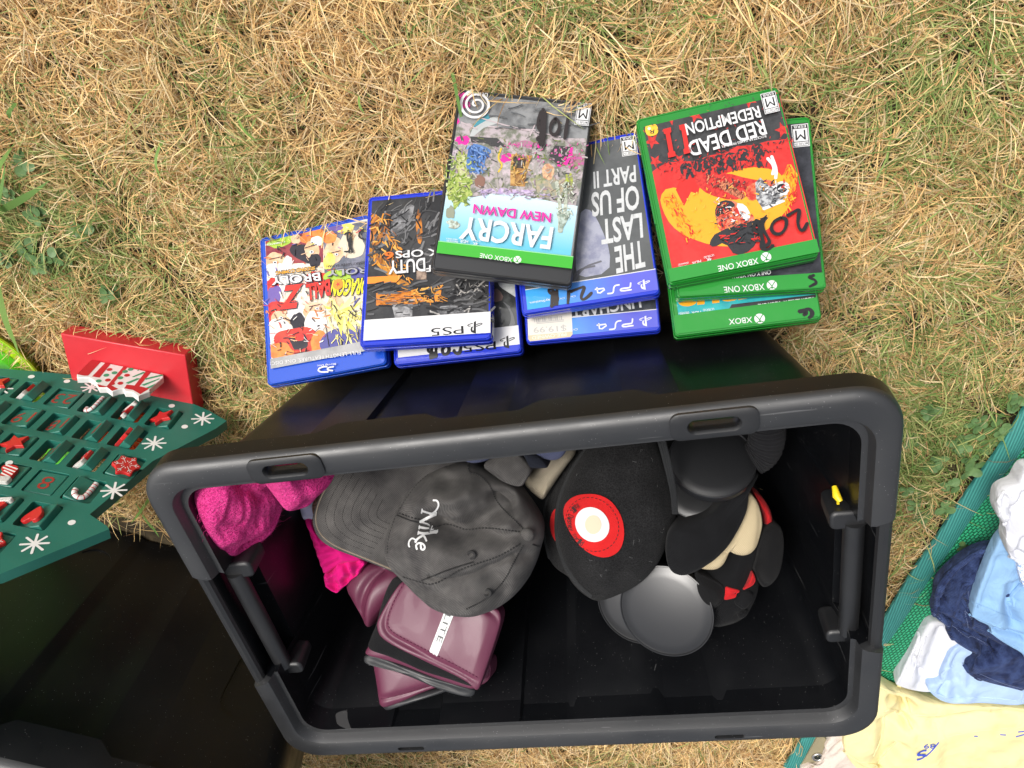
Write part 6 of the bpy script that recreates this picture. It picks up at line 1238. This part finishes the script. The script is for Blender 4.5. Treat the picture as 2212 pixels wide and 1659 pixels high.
em = [([(-.62, .62), (-.66, .86), (-.46, 1.02), (-.22, .96), (-.02, .80), (.10, .55)], .085), ([(.06, .92), (.05, .5), (.0, .04)], .10), ([(.06, .90), (.30, .45), (.56, .04)], .14), ([(.56, .04), (.60, .5), (.62, .96)], .085), ([(-.10, .03), (.12, .03)], .07), ([(.50, .97), (.76, .99)], .07), ([(-.06, .93), (.12, .93)], .07),
      ([(.84, .60), (.83, .3), (.82, .03)], .12), ([(.76, .60), (.86, .61)], .06), ([(.74, .03), (.92, .03)], .06), ([(.87, .80), (.89, .83)], .13), ([(1.14, 1.0), (1.12, .5), (1.10, .03)], .12), ([(1.04, .99), (1.16, 1.0)], .06), ([(1.02, .03), (1.20, .03)], .06), ([(1.46, .62), (1.30, .48), (1.14, .30)], .08), ([(1.20, .36), (1.32, .16), (1.46, .0), (1.60, -.05)], .11),
      ([(1.60, .30), (1.78, .33), (1.92, .40), (1.90, .56), (1.74, .60), (1.60, .42), (1.60, .16), (1.74, .0), (1.94, .12)], .09), ([(1.50, -.02), (1.40, -.30), (1.60, -.46), (1.82, -.44), (1.88, -.36)], .08)]
polys = []
for pts, w in em:
    vs, fs = ribbon(np.array(V('cB', [tuple(LO + x * LX + y * LY) for x, y in pts])), w * 165 * .26855, 2); polys.append((vs, fs, 0))
crown.decal(polys, 'embroidered_lettering', THW, crown.obj, .0014)
strap = heap('back_strap', 'cB', [(1460, 220), (1560, 150), (1640, 105), (1740, 120), (1800, 150), (1860, 220), (1868, 270), (1820, 350), (1780, 400), (1650, 360), (1550, 290)], .044, .014, TWL, [([(1650, 120), (1750, 250), (1790, 380)], .004, .01)], (), .35, n=90, rings=16)
group_thing('baseball_cap', 'faded charcoal baseball cap with white script embroidery, peak to the left', 'cap', V1('cB', 1000, 700), [peak, crown, strap], .02)

# the other caps peeping out behind it
NAVY = cloth('periwinkle_twill', (.11, .125, .21), (.075, .085, .15), weave=2400, wstr=.4, twill=True, blotch=30); KHA = cloth('khaki_twill', (.36, .31, .23), (.27, .235, .175), weave=2400, wstr=.4, twill=True, blotch=30); NAVD = cloth('dark_navy_cloth', (.012, .014, .022))
nv1 = heap('cap_edge', 'cB', [(1560, 100), (1700, 50), (1900, 0), (2160, -30), (2165, 60), (2130, 130), (2090, 172), (2030, 184), (1940, 164), (1800, 134), (1650, 118)], .046, .010, NAVY, [([(1650, 70), (1900, 60), (2100, 20)], .002, .006)], (), .35, n=100, rings=16); nv2 = heap('cap_fold', 'cB', [(1225, 118), (1350, 75), (1480, 60), (1565, 85), (1560, 140), (1510, 186), (1400, 208), (1310, 182)], .050, .012, NAVY, [([(1280, 110), (1370, 130), (1420, 90)], .004, .006)], (), .4, n=70, rings=14)
nv3 = heap('strap_end', 'cB', [(1790, 125), (1850, 120), (1940, 155), (2000, 235), (1980, 245), (1860, 248), (1835, 215), (1815, 165)], .056, .006, NAVD, (), (), .3, n=60, rings=12); group_thing('periwinkle_cap', 'grey-blue cap with a dark strap end, mostly hidden under the near rim', 'cap', V1('cB', 1800, 90), [nv1, nv2, nv3], .02)
kh = heap('khaki_cap', 'cB', [(1990, 120), (2080, 30), (2160, -20), (2210, 0), (2230, 120), (2150, 220), (2080, 320), (2010, 420), (1965, 500), (1920, 480), (1840, 410), (1800, 360), (1880, 240)], -.004, .020, KHA, [([(1870, 320), (1980, 300), (2090, 180)], .004, .006), ([(1900, 420), (1990, 350)], .003, .005)], ((.001, 90, 50, 0),), .4); finish(kh, 'khaki cotton cap squeezed between the charcoal cap and the black eared hat', 'cap')

# the two nested felt hats with round ears
FELT = cloth('black_felt', (.015, .015, .0155), (.008, .008, .0085), weave=620, wstr=1.0, fuzz=.95, sheen=.03, blotch=30); BIND = cloth('black_binding', (.032, .033, .034), (.022, .023, .024), weave=2600, wstr=.4, twill=True)
EARP, t, b = new_mat('black_ear_shell'); b.inputs['Base Color'].default_value = (.012, .0125, .014, 1); b.inputs['Roughness'].default_value = .36; b.inputs['IOR'].default_value = 1.75; n = noise_tex(t, 900, 2); add_bump(t, b, n.outputs['Fac'], .12, .0004)
RFELT = cloth('red_embroidery', (.62, .018, .018), (.52, .012, .014), weave=1700, wstr=.6); WFELT = paint((.62, .62, .64), .7, False); THRB = paint((.035, .012, .012), .7, False)
h2 = heap('crown', 'cD', [(500, 130), (430, 210), (370, 290), (300, 380), (245, 470), (210, 560), (196, 660), (198, 760), (210, 850), (240, 930), (290, 985), (350, 1020), (430, 1090), (560, 1100), (760, 900), (800, 500), (700, 150)], -.024, .040, FELT, (), ((.001, 50, 34, 0),), .42, (470, 640)); h2.line(V('cD', [(500, 140), (380, 280), (270, 430), (214, 560), (198, 670), (204, 800), (236, 920)]), .0022, 'brim_binding', BIND, h2.obj)
rv = h2.fill(V('cD', [(285, 598), (255, 620), (237, 670), (238, 730), (252, 780), (278, 822), (330, 800), (360, 700), (330, 600)]), 6, 48, 1); h2.decal([(rv[0], rv[1], 0)], 'round_patch', RFELT, h2.obj, .0012)
h1 = heap('crown', 'cD', [(545, 120), (500, 180), (440, 260), (390, 340), (350, 410), (315, 480), (290, 560), (275, 650), (272, 730), (282, 810), (300, 890), (330, 970), (370, 1040), (410, 1090), (450, 1125), (520, 1168), (570, 1165), (620, 1150), (720, 1110), (790, 1070), (850, 1020), (920, 940), (965, 850), (1005, 750), (1030, 670), (1040, 610), (1030, 520), (1005, 420), (970, 310), (930, 200), (890, 100), (760, 70), (640, 80)], -.006, .058, FELT, [([(900, 130), (960, 300), (1010, 500)], .005, .012), ([(430, 420), (520, 330), (600, 200)], .003, .012), ([(460, 980), (560, 1080), (700, 1080)], .004, .014), ([(480, 560), (470, 760)], -.003, .03)], ((.0014, 44, 30, 0), (.0006, 130, 80, 1)), .40, (650, 640), rings=34, n=180)
h1.line(V('cD', [(545, 130), (440, 262), (350, 412), (295, 555), (277, 690), (285, 820), (330, 965), (410, 1085), (500, 1160)]), .0026, 'brim_binding', BIND, h1.obj)
PO_ = [(470, 512), (540, 515), (610, 545), (660, 600), (695, 670), (708, 750), (700, 820), (675, 875), (620, 910), (560, 915), (500, 895), (440, 855), (385, 790), (345, 720), (322, 650), (325, 590), (360, 545), (410, 520)]
rv = h1.fill(V('cD', PO_), 9, 72, 1); h1.decal([(rv[0], rv[1], 0)], 'round_patch', RFELT, h1.obj, .0016)
cP = np.mean(np.array(PO_), 0); 
def warp(a, r_):       # position on the oval patch; a=0 is towards the photograph's left, angles run down the picture
    return (505 + r_ * (-185 * math.cos(a)) + 26 * r_ * math.sin(a) * .9, 705 + r_ * (190 * math.sin(a)))
wv = h1.fill(V('cD', [warp(a, .58) for a in np.linspace(0, 6.283, 32, endpoint=False)]), 6, 56, 0); h1.decal([(wv[0], wv[1], 0)], 'patch_disc', WFELT, h1.obj, .0022)
cv = h1.fill(V('cD', [(505 + 52 * math.cos(a) + 6, 705 + 60 * math.sin(a)) for a in np.linspace(0, 6.283, 24, endpoint=False)]), 4, 40, 0); h1.decal([(cv[0], cv[1], 0)], 'patch_centre', paint((.58, .50, .36), .7, False), h1.obj, .0026)
pl = []
for i, ch in enumerate('Walt Disney World'):
    if ch == ' ': continue
    a = -1.05 + i * .122; b_, e_, t_ = warp(a, .85), warp(a + .105, .85), warp(a, .655 if ch.isupper() or ch in 'ltd' else .71)
    vs, fs = fit_text(ch, *V('cD', [b_, e_, t_]), off=.01); pl.append((vs, fs, 0))
h1.decal(pl, 'patch_lettering', THRB, h1.obj, .0024)
rim_ = [warp(a, .90) for a in np.linspace(0, 6.2, 40)]; h1.line(V('cD', rim_), .0004, 'patch_stitching', THRB, h1.obj, lift=.0018, dash=1)
ELA = cloth('black_elastic', (.022, .023, .024), (.015, .016, .017), weave=2200, wstr=.4)
def free_tube(name, view, pts, zs, r_, mat, n=8, flat=1.0, mod=None):
    P = chaikin(np.array([at(*V1(view, *p), z) for p, z in zip(pts, zs)]), 3, False); mb = MB(); mb.tube(P, r_ if mod is None else r_ * (1 + mod * np.sin(np.arange(len(P)) * 2.4)), n=n, flat=flat); return mb.build(name, mat, smooth=60)
els = [free_tube('elastic_band', 'cD', [(903 + d, 105), (945 + d, 240), (985 + d * .8, 400), (1012 + d * .6, 520), (1020 + d * .5, 640)], [.215, .222, .226, .222, .212], .0017, ELA, 6, .5) for d in (0, 16, 30)]
def ear(view, c_, z, r_, tdir, tilt, thick=.010, bulge=.0042, edge=.0016):
    """a shallow two-faced shell; tdir = picture direction (x right, y down) its face leans towards"""
    o = at(*V1(view, *c_), z); vd = (C - o) / np.linalg.norm(C - o); d = M @ np.array([tdir[0], tdir[1], 0]); d = d - vd * (d @ vd); d /= np.linalg.norm(d)
    nrm = vd * math.cos(tilt) + d * math.sin(tilt); e1 = np.cross(nrm, d); f = Frame(o, e1, np.cross(nrm, e1)); mb = MB()
    prof = [(r_ * f_, bulge * (1 - f_ ** 2) - .0014 * math.exp(-((f_ - .93) / .05) ** 2)) for f_ in np.linspace(.002, .955, 14)] + [(r_ * .975, .0006), (r_ * .992, .0004), (r_, -.0010), (r_ * .995, -.0024), (r_ * .972, -.0032), (r_ * .972, -thick), (r_ * .96, -thick - .0012), (r_ * .55, -thick - .003), (.0001, -thick - .0035)]
    mb.lathe(prof, 72); return mb.build('ear', EARP, smooth=50, frame=f)
e1 = ear('cD', (1262, 298), .185, .0415, (.15, -1), .55, bulge=.0042); e2 = ear('cD', (968, 1256), .222, .0490, (-.5, .85), .50, thick=.011, bulge=.0048)
e3 = ear('cD', (1180, 462), .155, .0385, (.1, -1), .45); e4 = ear('cD', (800, 1195), .180, .0480, (-.6, .8), .45)
LINT = paint((.30, .30, .30), .9, False); lr = random.Random(5); lm = MB()
for _ in range(24):
    a = np.array([lr.uniform(400, 980), lr.uniform(200, 1060)]); q_ = [a]
    for _k in range(3): q_.append(q_[-1] + np.array([lr.gauss(0, 7), lr.gauss(0, 7)]))
    lm.tube(h1.surf(V('cD', q_), .0006), .00008, n=3)
o_ = lm.build('lint', LINT, smooth=0); o_.parent = h1.obj; o_['kind'] = 'stuff'
group_thing('eared_hat', 'black felt hat with two round ears and a whole red round patch, uppermost of two', 'novelty hat', V1('cD', 650, 640), [h1, e1, e2] + els, 0)
group_thing('eared_hat', 'black felt hat with round ears nested underneath, only a sliver of its red patch showing', 'novelty hat', V1('cD', 470, 640), [h2, e3, e4], -.02)

# black baseball cap with a cream scalloped front, soft ears and a red bow
BTW = cloth('black_twill', (.0065, .0068, .008), (.004, .0042, .005), weave=2400, wstr=.4, twill=True, blotch=30); CRM = cloth('cream_twill', (.56, .46, .29), (.51, .42, .26), weave=2400, wstr=.3, twill=True, blotch=20); REDC = cloth('red_twill', (.52, .015, .018), (.42, .010, .014), weave=1400, wstr=.4); BFL = cloth('black_soft_felt', (.007, .007, .0075), (.004, .004, .0045), weave=1800, wstr=.7, fuzz=.5, blotch=40)
bc0 = heap('crown', 'cO', [(120, 900), (300, 700), (500, 500), (650, 250), (720, 160), (790, 240), (830, 400), (835, 560), (800, 700), (775, 860), (785, 1000), (760, 1110), (700, 1230), (660, 1300), (600, 1345), (500, 1385), (360, 1412), (250, 1360), (150, 1150)], -.035, .055, BTW, [([(440, 1030), (600, 1070), (720, 1050)], .002, .003), ([(540, 1190), (580, 1260), (610, 1290)], .003, .003), ([(360, 1370), (500, 1340), (600, 1300)], .003, .004)], ((.0008, 70, 40, 0),), .45, (500, 850))
cr = heap('front_panel', 'cO', [(690, 150), (760, 215), (800, 300), (822, 400), (825, 480), (800, 580), (775, 665), (735, 720), (690, 748), (640, 757), (590, 750), (545, 735), (515, 712), (470, 760), (420, 700), (470, 560), (560, 380)], .014, .012, CRM, [([(800, 310), (808, 440), (778, 660)], .0015, .003)], (), .3, (640, 520))
cr2 = heap('front_panel', 'cO', [(520, 700), (505, 740), (480, 800), (450, 845), (410, 875), (360, 890), (300, 888), (240, 880), (200, 840), (300, 740), (420, 660)], .014, .010, CRM, (), (), .3, (390, 800), n=80, rings=14)
pk2 = heap('peak', 'cO', [(800, -40), (765, 30), (710, 120), (692, 200), (685, 290), (662, 370), (620, 460), (560, 570), (500, 660), (440, 725), (370, 790), (300, 835), (230, 880), (170, 910), (60, 950), (-60, 900), (-100, 700), (-60, 480), (100, 430), (300, 380), (430, 250), (540, 150), (620, 20)], .030, .020, BTW, [([(450, 350), (520, 440), (590, 540)], .004, .010), ([(560, 260), (610, 380)], .005, .010), ([(300, 480), (350, 620)], .004, .014)], ((.0016, 70, 50, 0), (.001, 130, -80, 1)), .35, (330, 600))
rs = heap('side_panel', 'cO', [(728, 140), (780, 165), (840, 220), (890, 300), (915, 390), (912, 460), (880, 520), (830, 540), (835, 470), (828, 390), (805, 310), (765, 230)], -.012, .020, REDC, [([(790, 180), (850, 300), (870, 420)], .002, .004)], (), .45, (860, 360), n=90, rings=16)
bw1 = heap('bow', 'cO', [(740, 915), (768, 985), (745, 1035), (700, 1062), (645, 1088), (640, 1080), (670, 1045), (700, 990), (722, 940)], .018, .006, REDC, [([(660, 1075), (720, 1040), (755, 1000)], .002, .003)], (), .35, n=70, rings=12); bw2 = heap('bow', 'cO', [(470, 1043), (540, 1065), (612, 1088), (615, 1105), (580, 1120), (582, 1155), (530, 1170), (456, 1186), (475, 1120)], .018, .006, REDC, [([(475, 1100), (600, 1120)], .002, .003), ([(470, 1180), (570, 1125)], .002, .003)], (), .35, n=70, rings=12)
fl1 = heap('soft_ear', 'cO', [(818, 525), (870, 470), (930, 445), (985, 465), (1015, 520), (1028, 620), (1020, 740), (1000, 860), (965, 950), (920, 1010), (870, 1045), (825, 1052), (790, 1010), (760, 950), (728, 870), (735, 840), (760, 780), (782, 680), (800, 590)], .006, .016, BFL, [([(842, 560), (815, 700), (770, 850), (800, 960), (850, 1010)], .0025, .004)], ((.0007, 70, 50, 0),), .3, (890, 760)); fl2 = heap('soft_ear', 'cO', [(190, 900), (270, 930), (360, 975), (440, 1010), (468, 1060), (472, 1120), (455, 1180), (400, 1235), (330, 1260), (240, 1200), (170, 1060)], .014, .014, BFL, [([(220, 925), (380, 1000), (440, 1050), (450, 1150), (390, 1220)], .0025, .004)], ((.0007, 70, 50, 0),), .3, (330, 1090), n=90)
bt = heap('back_tab', 'cO', [(590, 1120), (640, 1085), (690, 1085), (735, 1120), (745, 1160), (700, 1230), (650, 1275), (590, 1240), (540, 1185)], .012, .008, BTW, (), (), .35, n=60, rings=12); bt2 = heap('top_button', 'cO', [(585, 1320), (600, 1290), (640, 1262), (680, 1260), (690, 1290), (670, 1330), (630, 1352), (600, 1350)], .004, .008, BTW, (), (), .45, n=50, rings=10)
group_thing('scalloped_cap', 'black baseball cap with a cream scalloped front, soft black ears and red bow', 'cap', V1('cO', 500, 850), [bc0, cr, cr2, pk2, rs, bw1, bw2, fl1, fl2, bt, bt2], -.03)
KNIT = cloth('black_rib_knit', (.010, .010, .012), (.006, .006, .007), weave=700, wstr=.9)
kn = free_tube('knitted_cuff', 'cE', [(735, 330), (742, 400), (742, 470), (725, 540), (690, 585), (650, 605)], [.19] * 6, .0165, KNIT, 20, 1, .035); tag(kn, 'black ribbed knit tube under the near rim at the right end of the tote', 'knitwear')
make_grass(); make_long_blades(); make_clover()
